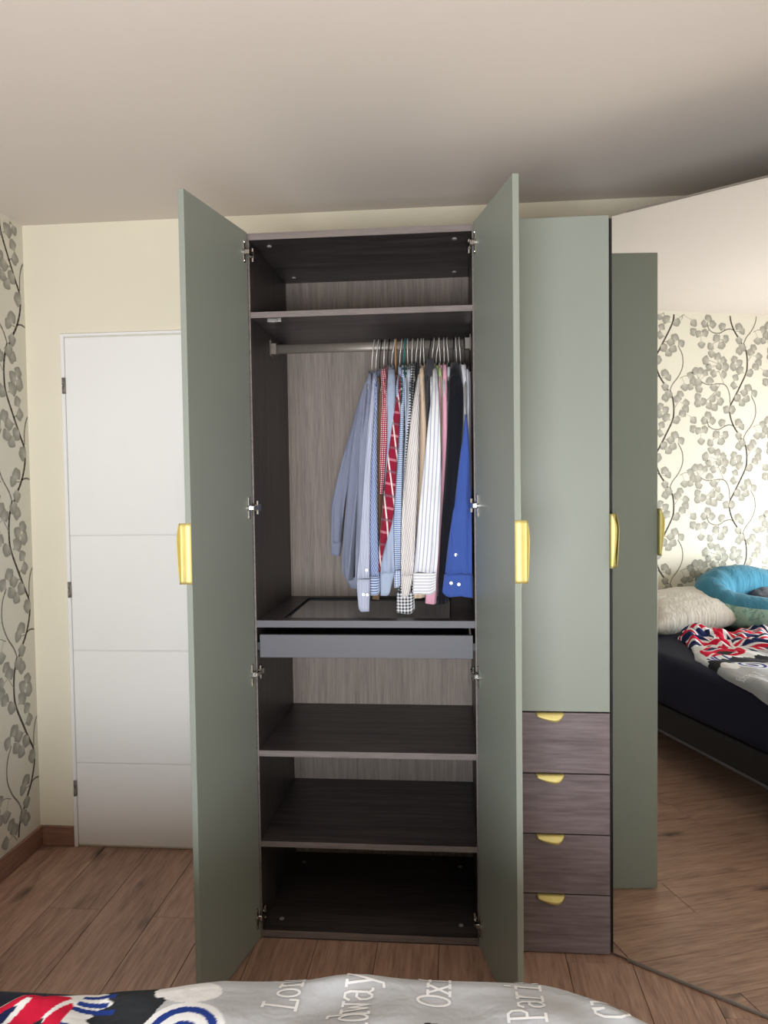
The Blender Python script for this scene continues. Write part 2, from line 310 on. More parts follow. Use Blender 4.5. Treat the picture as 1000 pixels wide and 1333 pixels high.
# ================================================================ wardrobes
H = 2.36
IX0, IX1, OX0, OX1 = .004, .730, -.018, .752
def handle_bm(L, org, ldir, odir, edir, taper=True, away=False):
    """pull of bent sheet: ldir along it, odir out of the front, edir away from the edge it wraps"""
    bm = B(); org, ldir, odir, edir = map(Vector, (org, ldir, odir, edir)); N = 18; rows = []
    for i in range(N+1):
        s = i/N
        p = .022*min(1, (math.sin(min(1, s/.28)*math.pi/2)))*(1 if s < .3 else (1-.80*((s-.3)/.7)**1.6 if taper else 1))
        if s > .97: p *= .75
        c = .010*(1 if .02 < s < .98 else .55)
        prof = [(-.018, .0015), (.003, .0015), (.003+c*.5, .0013), (.003+c*.9, -.001), (.003+c, -.003-p*.15), (.003+c+.25*p, -.003-p*.55), (.003+c+.3*p, -.003-p)]
        if away: prof = [(-.018, .0015), (.003, .0015), (.012, .0015), (.0140, .0020), (.0155, .004), (.016, .005+p*.38), (.016, .005+p*.72)]
        rows.append([bm.verts.new(org+ldir*(s*L)+odir*a+edir*e) for a, e in prof])
    for r, q in zip(rows, rows[1:]):
        for k in range(len(r)-1): bm.faces.new((r[k], r[k+1], q[k+1], q[k]))
    bmesh.ops.recalc_face_normals(bm, faces=bm.faces[:])
    bmesh.ops.solidify(bm, geom=bm.faces[:], thickness=.0012)
    return bm
def hinge_bm(sgn, z):
    bm = B()   # door-local: x from the hinge side, inner face at y=0, the inside is at -sgn*y
    i = -sgn
    box(bm, .020, .034, min(0, i*.004), max(0, i*.004), z-.036, z+.036, .0015)
    cyl(bm, (.027, 0, z), (.027, i*.007, z), .011, 14)
    box(bm, -.012, .022, min(i*.003, i*.016), max(i*.003, i*.016), z-.008, z+.008, .002)
    box(bm, -.050, -.010, min(i*.002, i*.010), max(i*.002, i*.010), z-.011, z+.011, .002)
    cyl(bm, (-.025, i*.006, z-.022), (-.025, i*.006, z+.022), .006, 10)
    cyl(bm, (.027, 0, z-.03), (.027, i*.006, z-.03), .0035, 8); cyl(bm, (.027, 0, z+.03), (.027, i*.006, z+.03), .0035, 8)
    return bm
def make_door(parent, hx, hy, ang, sgn, width, z0, z1, hinges, hz0=1.258, hz1=1.431, label=None):
    bm = B(); ya, yb = (0, .018*sgn) if sgn > 0 else (.018*sgn, 0)
    box(bm, .001, width, ya, yb, z0, z1, bev=.001)
    d = obj('door', bm, M['green']); d.parent = parent; pw = Vector(parent['_w']); d.location = Vector((hx, hy, 0))-pw; d.rotation_euler = (0, 0, ang)
    if label: d['label'] = label
    hd = obj('handle', handle_bm(hz1-hz0, (width, .018*sgn, hz1), (0, 0, -1), (0, sgn, 0), (1, 0, 0), away=True), M['gold'], d, True)
    for z in hinges: obj('hinge', hinge_bm(sgn, z), M['chrome'], d)
    return d
# ---- double wardrobe with both doors open
W1 = thing('wardrobe', 'tall double wardrobe standing open, sage green doors, dark wood inside with hanging rail', 'wardrobe', ((OX0+OX1)/2, .29, 0))
for a, b_, xe0, xe1 in ((OX0, IX0, OX0, IX0), (IX1, OX1, IX1, OX1)):
    sp_ = obj('side_panel', bx(a, b_, .001, .58, .0, H, bev=.0006), M['darkv'], W1)
    obj('edge_band', bx(xe0, xe1, 0, .0012, .0, H), M['edge'], sp_)
def board(name, z0, z1, y0=0.0, y1=.555, mm=None, x0=IX0+.0005, x1=IX1-.0005):
    s = obj(name, bx(x0, x1, y0+.001, y1, z0, z1, bev=.0006), mm or M['dark'], W1)
    obj('edge_band', bx(x0, x1, y0, y0+.0012, z0, z1), M['edge'], s); return s
tp = board('top_panel', H-.022, H); bt_ = board('bottom_panel', .006, .028)
shs = [board('shelf', 2.085, 2.104), board('shelf', .625, .645), board('shelf', .316, .335)]
obj('plinth', bx(IX0+.0005, IX1-.0005, .003, .02, 0, .0055), M['dark'], W1)
obj('back_panel', bx(IX0+.0005, IX1-.0005, .556, .566, .006, H-.001), M['back'], W1)
# glass-topped divider
gf = B(); Z0g, Z1g = 1.061, 1.084
gx0, gx1, gy0, gy1 = .085, .650, .055, .50
box(gf, IX0+.0005, gx0, .002, .555, Z0g, Z1g, .0006); box(gf, gx1, IX1-.0005, .002, .555, Z0g, Z1g, .0006)
box(gf, gx0, gx1, .002, gy0, Z0g, Z1g, .0006); box(gf, gx0, gx1, gy1, .555, Z0g, Z1g, .0006)
gfo = obj('divider_frame', gf, M['dark'], W1)
obj('edge_band', bx(IX0+.0005, IX1-.0005, .0, .0022, Z0g, Z1g), M['graphite'], gfo)
obj('glass_pane', bx(gx0-.0, gx1, gy0, gy1, Z1g-.010, Z1g-.005), M['glass'], gfo)
obj('glass_gasket', (lambda b: (box(b, gx0, gx0+.004, gy0, gy1, Z1g-.004, Z1g+.0005), box(b, gx1-.004, gx1, gy0, gy1, Z1g-.004, Z1g+.0005), box(b, gx0, gx1, gy1-.004, gy1, Z1g-.004, Z1g+.0005), b)[-1])(B()), M['black'], gfo)
# shallow drawer under the glass
dw = obj('drawer', bx(.013, .722, .003, .021, .959, 1.036, bev=.001), M['graphite'], W1)
bm = B(); box(bm, .022, .034, .021, .52, .966, 1.03); box(bm, .70, .712, .021, .52, .966, 1.03); box(bm, .034, .70, .508, .52, .966, 1.03)
obj('drawer_side', bm, M['dark'], dw); obj('drawer_bottom', bx(.034, .70, .021, .508, .966, .974), M['black'], dw)
for a, b_ in ((IX0, .0125), (.7225, IX1)): obj('drawer_runner', bx(a, b_, .004, .5, .985, 1.01), M['darksteel'], W1)
# rail
bm = B(); ring = []
for xx in (IX0+.004, IX1-.004): ring.append([(xx, .28+.0085*math.cos(t), 2.03+.0172*math.sin(t)) for t in [2*math.pi*k/20 for k in range(20)]])
loft(bm, ring); rail = obj('hanging_rail', bm, M['steel'], W1, True)
for xx, s in ((IX0, 1), (IX1, -1)):
    bm = B(); a, b_ = sorted((xx, xx+s*.004)); box(bm, a, b_, .262, .298, 2.005, 2.062, .001); a, b_ = sorted((xx, xx+s*.022)); box(bm, a, b_, .268, .292, 2.011, 2.016, .001); box(bm, a, b_, .267, .270, 2.011, 2.05, .0005); box(bm, a, b_, .290, .293, 2.011, 2.05, .0005)
    obj('rail_bracket', bm, M['steel'], rail)
# small fittings: cam caps and shelf clips
def cap(x, y, z, up, par):
    bm = B(); cyl(bm, (x, y, z), (x, y, z+up*.0025), .008, 14); obj('cam_cap', bm, M['cap'], par)
for x in (.055, .675):
    for y in (.07, .47): cap(x, y, H-.022, -1, tp); cap(x, y, .028, 1, bt_)
for s in (shs[0],):
    obj('shelf_clip', bx(.05, .098, .04, .052, 2.078, 2.085, bev=.001), M['chrome'], s)
for x in (.06, .67): cap(x, .08, .316, -1, shs[2])
aL, aR = math.radians(10.592), math.radians(13.86)
make_door(W1, 0.0, -.0105, math.atan2(-math.cos(aL), -math.sin(aL)), -1, .397, .008, H, (2.292, 1.461, .909, .087), label='left door swung wide open, inner face visible')
make_door(W1, .7338, -.0105, math.atan2(-math.cos(aR), math.sin(aR)), 1, .394, .008, H, (2.292, 1.461, .909, .087), label='right door swung open past square')
# ---- narrow wardrobe: closed door over four drawers
W2 = thing('wardrobe', 'narrow closed sage green wardrobe with four dark wood drawers below', 'wardrobe', (.957, .29, 0))
for a, b_ in ((OX1+.001, OX1+.021), (1.140, 1.161)): obj('side_panel', bx(a, b_, .0, .58, 0, H, bev=.0006), M['darkv'], W2)
for z0, z1 in ((H-.022, H), (.780, .802), (.006, .024)): obj('board', bx(OX1+.0215, 1.1395, .001, .555, z0, z1), M['dark'], W2)
obj('back_panel', bx(OX1+.0215, 1.1395, .556, .566, .006, H-.001), M['back'], W2)
make_door(W2, .757, -.002, 0, -1, .397, .7965, H+.003, ())
for z0, z1 in ((.5955, .7915), (.397, .5915), (.1995, .393), (.004, .1955)):
    d = obj('drawer', bx(.757, 1.154, -.020, -.002, z0, z1, bev=.001), M['drawer'], W2)
    bm = B(); box(bm, .78, .79, -.002, .5, z0+.02, z1-.04); box(bm, 1.125, 1.135, -.002, .5, z0+.02, z1-.04); box(bm, .79, 1.125, .49, .5, z0+.02, z1-.04); box(bm, .79, 1.125, -.002, .49, z0+.02, z0+.028)
    obj('drawer_box', bm, M['dark'], d)
    obj('handle', handle_bm(.088, (1.008, -.020, z1), (-1, 0, 0), (0, -1, 0), (0, 0, 1)), M['gold'], d, True)
# ---- corner wardrobe with a slanted mirror door
th = math.radians(35.634); dv = Vector((math.cos(th), -math.sin(th))); nv = Vector((-math.sin(th), -math.cos(th)))  # nv: out of the mirror
P0 = Vector((1.1625, -.0193)); ML = .66; P1 = P0+dv*ML
W3 = thing('corner_wardrobe', 'corner wardrobe with a full-height slanted mirror door at the right edge', 'wardrobe', (1.70, .2, 0))
obj('side_panel', bx(1.1625, 1.182, .002, .58, 0, H, bev=.0006), M['darkv'], W3)
q0 = Vector((1.1832, .002)); q1 = P1-nv*.024
pent = [(1.1832, .58), (1.1832, .006), (q1.x, q1.y), (XR-.003, q1.y), (XR-.003, .58)]
for z0, z1 in ((H-.022, H), (.006, .024)):
    bm = B(); prism(bm, pent, z0, z1); obj('board', bm, M['dark'], W3)
obj('side_panel', bx(q1.x, XR-.003, q1.y-.02, q1.y-.0005, 0, H, bev=.0006), M['darkv'], W3)
def slab(t0, t1, d0, d1, z0, z1, bev=0):
    bm = B(); box(bm, t0, t1, d0, d1, z0, z1, bev)
    for v in bm.verts:
        p = P0+dv*v.co.x+nv*v.co.y; v.co.x, v.co.y = p.x, p.y
    return bm
md = obj('mirror_door', slab(.001, ML, -.022, -.004, .008, H, .0006), M['darkv'], W3)
obj('mirror_glass', slab(.001, ML, -.004, 0, .010, H-.002), M['mirror'], md)
obj('edge_trim', slab(.0485, ML, -.022, .002, H-.001, H+.004, .0005), M['steel'], md)
obj('edge_trim', slab(.0485, ML, -.010, .003, .004, .012, .0005), M['steel'], md)
# ================================================================ fabrics
def fabric(name, c, kind='plain', c2=None, per=.008, per2=None, frac=.5, c3=None, rough=.85, slant=0.0):
    m, n, l, b = newmat(name); b.inputs['Roughness'].default_value = rough; b.inputs['Specular IOR Level'].default_value = .2
    b.inputs['Sheen Weight'].default_value = .15
    tc = n.new('ShaderNodeTexCoord'); nz = n.new('ShaderNodeTexNoise'); nz.inputs['Scale'].default_value = 14; nz.inputs['Detail'].default_value = 3; l.new(tc.outputs['Object'], nz.inputs['Vector'])
    uv = n.new('ShaderNodeUVMap'); sp = n.new('ShaderNodeSeparateXYZ'); l.new(uv.outputs[0], sp.inputs[0])
    def math_(op, a, v=None, v2=None):
        x = n.new('ShaderNodeMath'); x.operation = op
        if hasattr(a, 'links'): l.new(a, x.inputs[0])
        else: x.inputs[0].default_value = a
        for i, q in ((1, v), (2, v2)):
            if q is None: continue
            if hasattr(q, 'links'): l.new(q, x.inputs[i])
            else: x.inputs[i].default_value = q
        return x.outputs[0]
    def bands(axis, p, fr):
        a = sp.outputs['X'] if axis == 0 else sp.outputs['Y']
        if slant: a = math_('MULTIPLY_ADD', sp.outputs['Y' if axis == 0 else 'X'], slant, a)
        return math_('LESS_THAN', math_('FRACT', math_('DIVIDE', a, p)), fr)
    def mix(f, a, bb):
        x = n.new('ShaderNodeMixRGB')
        if hasattr(f, 'links'): l.new(f, x.inputs[0])
        else: x.inputs[0].default_value = f
        for i, q in ((1, a), (2, bb)):
            if hasattr(q, 'links'): l.new(q, x.inputs[i])
            else: x.inputs[i].default_value = q
        return x.outputs[0]
    A = rgba(c); C2 = rgba(c2) if c2 else A
    if kind == 'vstripe': out = mix(bands(0, per, frac), A, C2)
    elif kind == 'hstripe': out = mix(bands(1, per, frac), A, C2)
    elif kind == 'check':
        s = math_('ADD', bands(0, per, frac), bands(1, per2 or per, frac)); out = mix(math_('MULTIPLY', s, .5), A, C2)
    elif kind == 'dots':
        s = math_('MULTIPLY', bands(0, per, frac), bands(1, per2 or per, frac)); out = mix(s, A, C2)
    elif kind == 'plaid':
        o1 = mix(math_('MULTIPLY', bands(1, per, frac), .55), A, C2); out = mix(bands(0, per2, .16), o1, rgba(c3))
        dk = n.new('ShaderNodeMath'); out = mix(math_('MULTIPLY', bands(1, per*2, .12), .6), out, rgba((60, 20, 50)))
    else: out = A
    vr = n.new('ShaderNodeValToRGB'); vr.color_ramp.elements[0].color = (.86, .86, .86, 1); vr.color_ramp.elements[1].color = (1, 1, 1, 1); l.new(nz.outputs['Fac'], vr.inputs[0])
    x = n.new('ShaderNodeMixRGB'); x.blend_type = 'MULTIPLY'; x.inputs[0].default_value = 1
    if hasattr(out, 'links'): l.new(out, x.inputs[1])
    else: x.inputs[1].default_value = out
    l.new(vr.outputs[0], x.inputs[2]); l.new(x.outputs[0], b.inputs['Base Color'])
    bp = n.new('ShaderNodeBump'); mpf = n.new('ShaderNodeMapping'); mpf.inputs['Scale'].default_value = (34, 34, 5); l.new(tc.outputs['Object'], mpf.inputs['Vector']); nf = n.new('ShaderNodeTexNoise'); nf.inputs['Scale'].default_value = 1; nf.inputs['Detail'].default_value = 3; nf.inputs['Distortion'].default_value = .8; l.new(mpf.outputs[0], nf.inputs['Vector'])
    bp.inputs['Strength'].default_value = .55; bp.inputs['Distance'].default_value = .012; l.new(nf.outputs['Fac'], bp.inputs['Height']); l.new(bp.outputs[0], b.inputs['Normal'])
    return m
# name: (collar x, collar z, [(z, x_left, x_right, y)...]) of the front sleeve, metres
G = {
 'g1':(0.367,1.936,[(1.919,0.369,0.382,0.2),(1.855,0.36,0.385,0.171),(1.733,0.347,0.381,0.141),(1.614,0.339,0.376,0.126),(1.456,0.334,0.376,0.106),(1.299,0.328,0.372,0.1),(1.18,0.325,0.369,0.1)]),
 'g1rear':(0.360,1.915,[(1.926,0.341,0.354,0.4),(1.866,0.314,0.344,0.4),(1.771,0.286,0.322,0.4),(1.623,0.242,0.286,0.4),(1.457,0.196,0.25,0.4),(1.36,0.196,0.238,0.4),(1.263,0.197,0.228,0.4)]),
 'g1body':(0.365,1.928,[(1.919,0.357,0.377,0.26),(1.85,0.329,0.374,0.26),(1.759,0.31,0.369,0.26),(1.618,0.287,0.356,0.26),(1.452,0.264,0.344,0.26),(1.284,0.248,0.331,0.26),(1.192,0.243,0.321,0.26),(1.151,0.28,0.318,0.26)]),
 'g2':(0.384,1.936,[(1.918,0.386,0.398,0.2),(1.826,0.385,0.401,0.127),(1.73,0.375,0.396,0.101),(1.535,0.362,0.386,0.075),(1.302,0.345,0.382,0.06),(1.201,0.335,0.38,0.06),(1.103,0.341,0.376,0.06)]),
 'g3':(0.387,1.940,[(1.922,0.388,0.401,0.2),(1.827,0.39,0.407,0.137),(1.613,0.382,0.407,0.1),(1.457,0.38,0.408,0.08),(1.301,0.38,0.411,0.075),(1.222,0.38,0.413,0.075),(1.156,0.38,0.412,0.075)]),
 'g4':(0.397,1.923,[(1.906,0.398,0.411,0.2),(1.773,0.402,0.416,0.157),(1.534,0.398,0.417,0.127),(1.376,0.399,0.417,0.11),(1.258,0.398,0.412,0.11),(1.139,0.382,0.406,0.11)]),
 'g5':(0.416,1.953,[(1.934,0.413,0.433,0.2),(1.835,0.422,0.446,0.143),(1.691,0.416,0.444,0.118),(1.573,0.414,0.434,0.104),(1.503,0.414,0.425,0.095)]),
 'g6':(0.445,1.953,[(1.933,0.44,0.463,0.2),(1.849,0.44,0.471,0.131),(1.689,0.445,0.467,0.088),(1.534,0.433,0.462,0.069),(1.38,0.424,0.464,0.055),(1.24,0.417,0.465,0.055),(1.163,0.418,0.45,0.055)]),
 'g7':(0.478,1.923,[(1.904,0.477,0.489,0.2),(1.824,0.471,0.489,0.124),(1.727,0.46,0.486,0.082),(1.611,0.444,0.478,0.067),(1.457,0.426,0.467,0.047),(1.404,0.421,0.461,0.04),(1.304,0.414,0.427,0.04),(1.242,0.412,0.418,0.04)]),
 'g8':(0.490,1.953,[(1.932,0.487,0.503,0.2),(1.768,0.48,0.499,0.114),(1.611,0.472,0.495,0.093),(1.456,0.465,0.49,0.074),(1.378,0.461,0.487,0.07),(1.254,0.461,0.484,0.07),(1.184,0.463,0.483,0.07)]),
 'g10':(0.491,1.969,[(1.948,0.489,0.504,0.2),(1.852,0.495,0.511,0.173),(1.772,0.496,0.509,0.162),(1.612,0.489,0.503,0.142),(1.375,0.478,0.494,0.12)]),
 'g11':(0.508,1.953,[(1.931,0.505,0.52,0.2),(1.77,0.505,0.519,0.144),(1.643,0.496,0.512,0.128),(1.533,0.49,0.505,0.114),(1.376,0.483,0.499,0.1),(1.203,0.473,0.493,0.1)]),
 'g12':(0.523,1.965,[(1.943,0.521,0.533,0.2),(1.77,0.511,0.527,0.142),(1.69,0.503,0.519,0.132),(1.572,0.496,0.507,0.117),(1.376,0.489,0.506,0.1),(1.258,0.478,0.517,0.1),(1.172,0.469,0.525,0.1),(1.093,0.466,0.528,0.1)]),
 'g14':(0.537,1.978,[(1.955,0.534,0.547,0.2),(1.854,0.529,0.543,0.19),(1.692,0.522,0.538,0.171),(1.374,0.516,0.536,0.14)]),
 'g13':(0.545,1.936,[(1.914,0.544,0.553,0.2),(1.82,0.533,0.553,0.103),(1.686,0.516,0.552,0.066),(1.533,0.499,0.548,0.045),(1.419,0.492,0.542,0.03),(1.304,0.489,0.535,0.03),(1.228,0.488,0.528,0.03),(1.162,0.491,0.517,0.03)]),
 'g15':(0.554,1.957,[(1.934,0.549,0.566,0.2),(1.823,0.553,0.572,0.135),(1.689,0.548,0.576,0.118),(1.571,0.549,0.569,0.103),(1.455,0.536,0.56,0.088),(1.299,0.53,0.557,0.085),(1.146,0.527,0.565,0.085)]),
 'g16':(0.585,1.990,[(1.966,0.576,0.599,0.2),(1.908,0.566,0.607,0.189),(1.827,0.566,0.608,0.176),(1.755,0.569,0.597,0.167),(1.611,0.562,0.59,0.149),(1.295,0.548,0.579,0.13)]),
 'g17':(0.601,1.957,[(1.933,0.596,0.61,0.2),(1.841,0.595,0.619,0.098),(1.761,0.585,0.622,0.061),(1.608,0.569,0.625,0.041),(1.457,0.551,0.622,0.021),(1.305,0.537,0.613,0.018),(1.244,0.53,0.606,0.018),(1.168,0.527,0.602,0.018)]),
 'g18':(0.620,1.957,[(1.933,0.616,0.626,0.2),(1.848,0.612,0.633,0.162),(1.752,0.617,0.629,0.141),(1.61,0.618,0.63,0.123),(1.375,0.604,0.62,0.1)]),
 'g19':(0.637,1.969,[(1.944,0.631,0.645,0.2),(1.82,0.63,0.646,0.123),(1.687,0.625,0.646,0.106),(1.57,0.625,0.639,0.091),(1.454,0.606,0.629,0.076),(1.222,0.572,0.611,0.075),(1.132,0.565,0.602,0.075)]),
 'g20':(0.651,1.961,[(1.936,0.645,0.658,0.2),(1.806,0.643,0.654,0.138),(1.687,0.638,0.649,0.122),(1.531,0.628,0.642,0.102),(1.298,0.612,0.633,0.09)]),
 'g21':(0.673,1.978,[(1.951,0.658,0.687,0.2),(1.841,0.649,0.702,0.104),(1.685,0.643,0.694,0.081),(1.531,0.633,0.683,0.06),(1.378,0.621,0.665,0.05),(1.225,0.612,0.644,0.05),(1.132,0.608,0.643,0.05)]),
 'g23':(0.711,1.790,[(1.76,0.704,0.711,0.08),(1.683,0.695,0.717,0.072),(1.607,0.684,0.721,0.063),(1.455,0.664,0.722,0.043),(1.342,0.645,0.722,0.028),(1.236,0.632,0.722,0.02),(1.16,0.625,0.722,0.02)]),
 'g22':(0.704,1.969,[(1.942,0.693,0.712,0.2),(1.844,0.701,0.715,0.147),(1.686,0.696,0.708,0.121),(1.453,0.663,0.684,0.091),(1.337,0.648,0.672,0.09),(1.251,0.635,0.651,0.09)]),
 'g25':(0.717,1.953,[(1.926,0.707,0.722,0.2),(1.831,0.709,0.722,0.165),(1.687,0.71,0.722,0.143),(1.53,0.716,0.722,0.123),(1.296,0.712,0.722,0.11)]),
 'g24':(0.733,1.944,[(1.918,0.725,0.722,0.2),(1.832,0.725,0.722,0.184),(1.53,0.726,0.722,0.145),(1.294,0.722,0.722,0.13)]),
}
W_ = (236, 236, 240)
SPEC = [  # key, hang x, thing name, label, category, material, cuff(z top or None), cuff material, hanger colour
 ('g1', 'shirt', 'plain grey-blue chambray shirt hanging leftmost, its far sleeve spread out', 'shirt', fabric('chambray', (138, 143, 166)), None, None, 'silver'),
 ('g2', 'shirt', 'pale lavender-blue fine striped shirt with long button cuff, beside the leftmost shirt', 'shirt', fabric('lavender_stripe', (150, 158, 188), 'vstripe', (205, 210, 228), .005), 1.215, None, 'silver'),
 ('g3', 'shirt', 'blue shirt with fine slanted navy stripes and a cross-striped cuff', 'shirt', fabric('navy_stripe', (176, 192, 226), 'vstripe', (72, 88, 140), .006, frac=.4, slant=.35), 1.222, fabric('navy_cuff', (186, 200, 228), 'hstripe', (60, 72, 116), .009, frac=.35), 'dark'),
 ('g4', 'shirt', 'brown shirt, only a narrow strip visible left of the red checked ones', 'shirt', fabric('brown_twill', (122, 94, 68)), None, None, 'silver'),
 ('g5', 'shirt', 'short shirt in tiny red and white check with a red collar', 'shirt', fabric('red_microcheck', (160, 36, 62), 'dots', (240, 226, 228), .0068, .0068, .5), None, None, 'dark'),
 ('g6', 'shirt', 'plain light blue shirt with a rounded pale cuff beneath the red plaid shirt', 'shirt', fabric('light_blue', (166, 180, 206)), 1.238, None, 'silver'),
 ('g7', 'shirt', 'dark red plaid shirt with white and pink lines crossing the row', 'shirt', fabric('red_plaid', (140, 22, 52), 'plaid', (224, 150, 165), .040, .030, .2, (236, 222, 224), slant=.22), None, None, 'wood'),
 ('g8', 'shirt', 'light blue and white horizontally striped shirt right of the red plaid one', 'shirt', fabric('blue_hstripe', (116, 142, 190), 'hstripe', (214, 224, 240), .007), 1.243, fabric('blue_gingham', (104, 132, 192), 'check', (232, 236, 246), .008), 'silver'),
 ('g10', 'shirt', 'dark teal patterned shirt hanging from a teal hook', 'shirt', fabric('teal_pattern', (36, 62, 66), 'dots', (170, 190, 190), .012, .017, .45), None, None, 'teal'),
 ('g11', 'shirt', 'pale grey-blue shirt just left of the black and white dotted one', 'shirt', fabric('pale_greyblue', (186, 194, 210)), None, None, 'silver'),
 ('g12', 'shirt', 'black and white checked shirt whose gingham cuff hangs lowest', 'shirt', fabric('bw_dots', (18, 20, 32), 'dots', (232, 232, 232), .0095, .0095, .55), 1.165, fabric('gingham_cuff', (16, 20, 40), 'check', (238, 238, 242), .011), 'silver'),
 ('g14', 'shirt', 'plain black shirt with only collar and shoulder visible mid-row', 'shirt', fabric('black_shirt', (18, 18, 22)), None, None, 'silver'),
 ('g13', 'shirt', 'beige-white shirt with hairline grey stripes in front of the dotted one', 'shirt', fabric('beige_hairline', (228, 223, 220), 'vstripe', (160, 152, 160), .0062, frac=.28, slant=.2), 1.232, None, 'silver'),
 ('g15', 'shirt', 'plain cream shirt between the hairline and the bold grey striped shirts', 'shirt', fabric('cream', (226, 202, 176)), None, None, 'silver'),
 ('g16', 'jacket', 'charcoal grey jacket, shoulder showing between cream and white garments', 'jacket', fabric('charcoal', (62, 60, 64)), None, None, 'dark'),
 ('g17', 'shirt', 'white shirt with pale grey-blue stripes and a broad cuff, widest in the row', 'shirt', fabric('white_grey_stripe', W_, 'vstripe', (172, 178, 200), .0125, frac=.26), 1.240, fabric('white_cuff_stripe', W_, 'hstripe', (168, 172, 192), .010, frac=.22), 'silver'),
 ('g18', 'shirt', 'pale green shirt, a thin strip between white striped and pink', 'shirt', fabric('pale_green', (182, 204, 142)), None, None, 'silver'),
 ('g19', 'shirt', 'plain pink shirt with its hem peeking out below the white cuff', 'shirt', fabric('pink', (240, 178, 200)), None, None, 'silver'),
 ('g20', 'shirt', 'pale grey shirt squeezed between the pink shirt and black jacket', 'shirt', fabric('grey_white', (198, 204, 212)), None, None, 'silver'),
 ('g21', 'jacket', 'long black-navy jacket left of the bright blue shirt', 'jacket', fabric('navy_black', (16, 18, 28)), None, None, 'silver'),
 ('g23', 'shirt', 'bright royal blue shirt with two-button cuff at the right end', 'shirt', fabric('royal_blue', (64, 90, 166)), 1.236, None, 'dark'),
 ('g22', 'shirt', 'white shirt with its sleeve hanging behind the royal blue cuff', 'shirt', fabric('plain_white', (230, 230, 236)), None, None, 'silver'),
 ('g25', 'shirt', 'white shirt with a pale grey collar above the royal blue shirt', 'shirt', fabric('soft_white', (214, 214, 224)), None, None, 'silver'),
 ('g24', 'shirt', 'taupe shirt, rightmost on the rail against the open door', 'shirt', fabric('taupe', (150, 144, 136)), None, None, 'dark'),
]
HM = {'silver': M['wire'], 'dark': M['darksteel'], 'teal': mat('teal_plastic', (10, 110, 110), .4, nscale=30), 'wood': mat('hanger_wood', (170, 125, 80), .5, nscale=30), }
M['button'] = mat('pearl_button', (228, 228, 226), .3, nscale=60)
def interp(st, n):
    z0, z1 = st[0][0], st[-1][0]; out = []
    zs_ = [s[0] for s in st]; X = np.array(st)
    for i in range(n):
        z = z0+(z1-z0)*i/(n-1)
        out.append((z, *[float(np.interp(-z, -X[:, 0], X[:, k])) for k in (1, 2, 3)]))
    # light smoothing keeps the outline but rounds the corners
    o2 = out[:]
    for _ in range(2):
        o2 = [out[0]]+[(out[i][0], *[(o2[i-1][k]+2*o2[i][k]+o2[i+1][k])/4 for k in (1, 2, 3)]) for i in range(1, n-1)]+[out[-1]]
    return o2
def sleeve(bm, st, ty0, ty1, n=26, seg=22, seed=0, amp=.42, grow=0.0, mi=0, rnd=0):
    S = interp(st, n); rings, uvs = [], []
    for i, (z, a, b_, y) in enumerate(S):
        t = i/(n-1); hx = max(.004, (b_-a)/2)+grow; cx = (a+b_)/2; ty = ty0+(ty1-ty0)*t+grow
        r, u = [], []
        for k in range(seg):
            an = 2*math.pi*k/seg; c, s = math.cos(an), math.sin(an)
            px = hx*math.copysign(abs(c)**.8, c); py = ty*math.copysign(abs(s)**.8, s)
            f = amp*hx*(noise.noise(Vector((px*55+seed*3.1, seed*1.7+(1 if s > 0 else 0), z*5)))+.5*math.sin(px*260+seed+z*9))*(.25+t)
            py += max(-.016, min(.016, f))*1.0
            r.append((cx+px, y+py, z+(.003*math.sin(px*60+seed) if i == n-1 else 0)+(.020*max(0, rnd*px/hx)**4*(i/(n-1)) if rnd else 0))); u.append((px+.5, z))
        rings.append(r); uvs.append(u)
    loft(bm, rings, uvs, mi=mi)
def split(st, zc):
    """stations above and below zc, sharing an interpolated one"""
    X = np.array(st); row = (zc, *[float(np.interp(-zc, -X[:, 0], X[:, k])) for k in (1, 2, 3)])
    return [s for s in st if s[0] > zc+.004]+[row], [row]+[s for s in st if s[0] < zc-.004]
def hanger(x, zc, xt, colour, label, seed):
    t = thing('coat_hanger', label, 'hanger', (x, .28, 1.86), 'wire hangers on the wardrobe rail'); mm = HM[colour]
    rr = .0019 if colour in ('silver', 'dark') else .003
    pts = [(x, .28, zc-.005), (x, .279, zc+.02), (x+(xt-x)*.3, .262, zc+.045), (x+(xt-x)*.75, .2585, 2.02), (xt, .2605, 2.040), (xt, .268, 2.0505), (xt, .28, 2.0545), (xt, .292, 2.0505), (xt, .2995, 2.040), (xt, .301, 2.022)]
    pts = [(p[0], p[1], min(p[2], 2.0475) if 0 else p[2]) for p in pts]
    bm = B(); tube(bm, pts, rr, 8); obj('hook', bm, mm, t, True)
    bm = B(); tube(bm, [(x, .28, zc-.003), (x, .25, zc-.018), (x, .17, zc-.052), (x, .145, zc-.07), (x, .155, zc-.078), (x, .28, zc-.078), (x, .405, zc-.078), (x, .415, zc-.07), (x, .39, zc-.052), (x, .31, zc-.018), (x, .28, zc-.003)], .0012, 6); obj('shoulder_wire', bm, mm, t, True)
    return t
NG = len(SPEC)
HSHORT = ['grey-blue chambray shirt', 'lavender fine striped shirt', 'slanted navy striped shirt', 'brown shirt', 'tiny red check shirt', 'plain light blue shirt', 'red plaid shirt', 'light blue horizontally striped shirt', 'dark teal patterned shirt', 'pale grey-blue shirt', 'black and white checked shirt', 'plain black shirt', 'beige hairline striped shirt', 'cream shirt', 'charcoal jacket', 'white shirt with broad striped cuff', 'pale green shirt', 'pink shirt', 'pale grey shirt beside the black jacket', 'black-navy jacket', 'royal blue shirt', 'white shirt behind the blue cuff', 'white shirt with pale grey collar', 'taupe shirt at the right end']
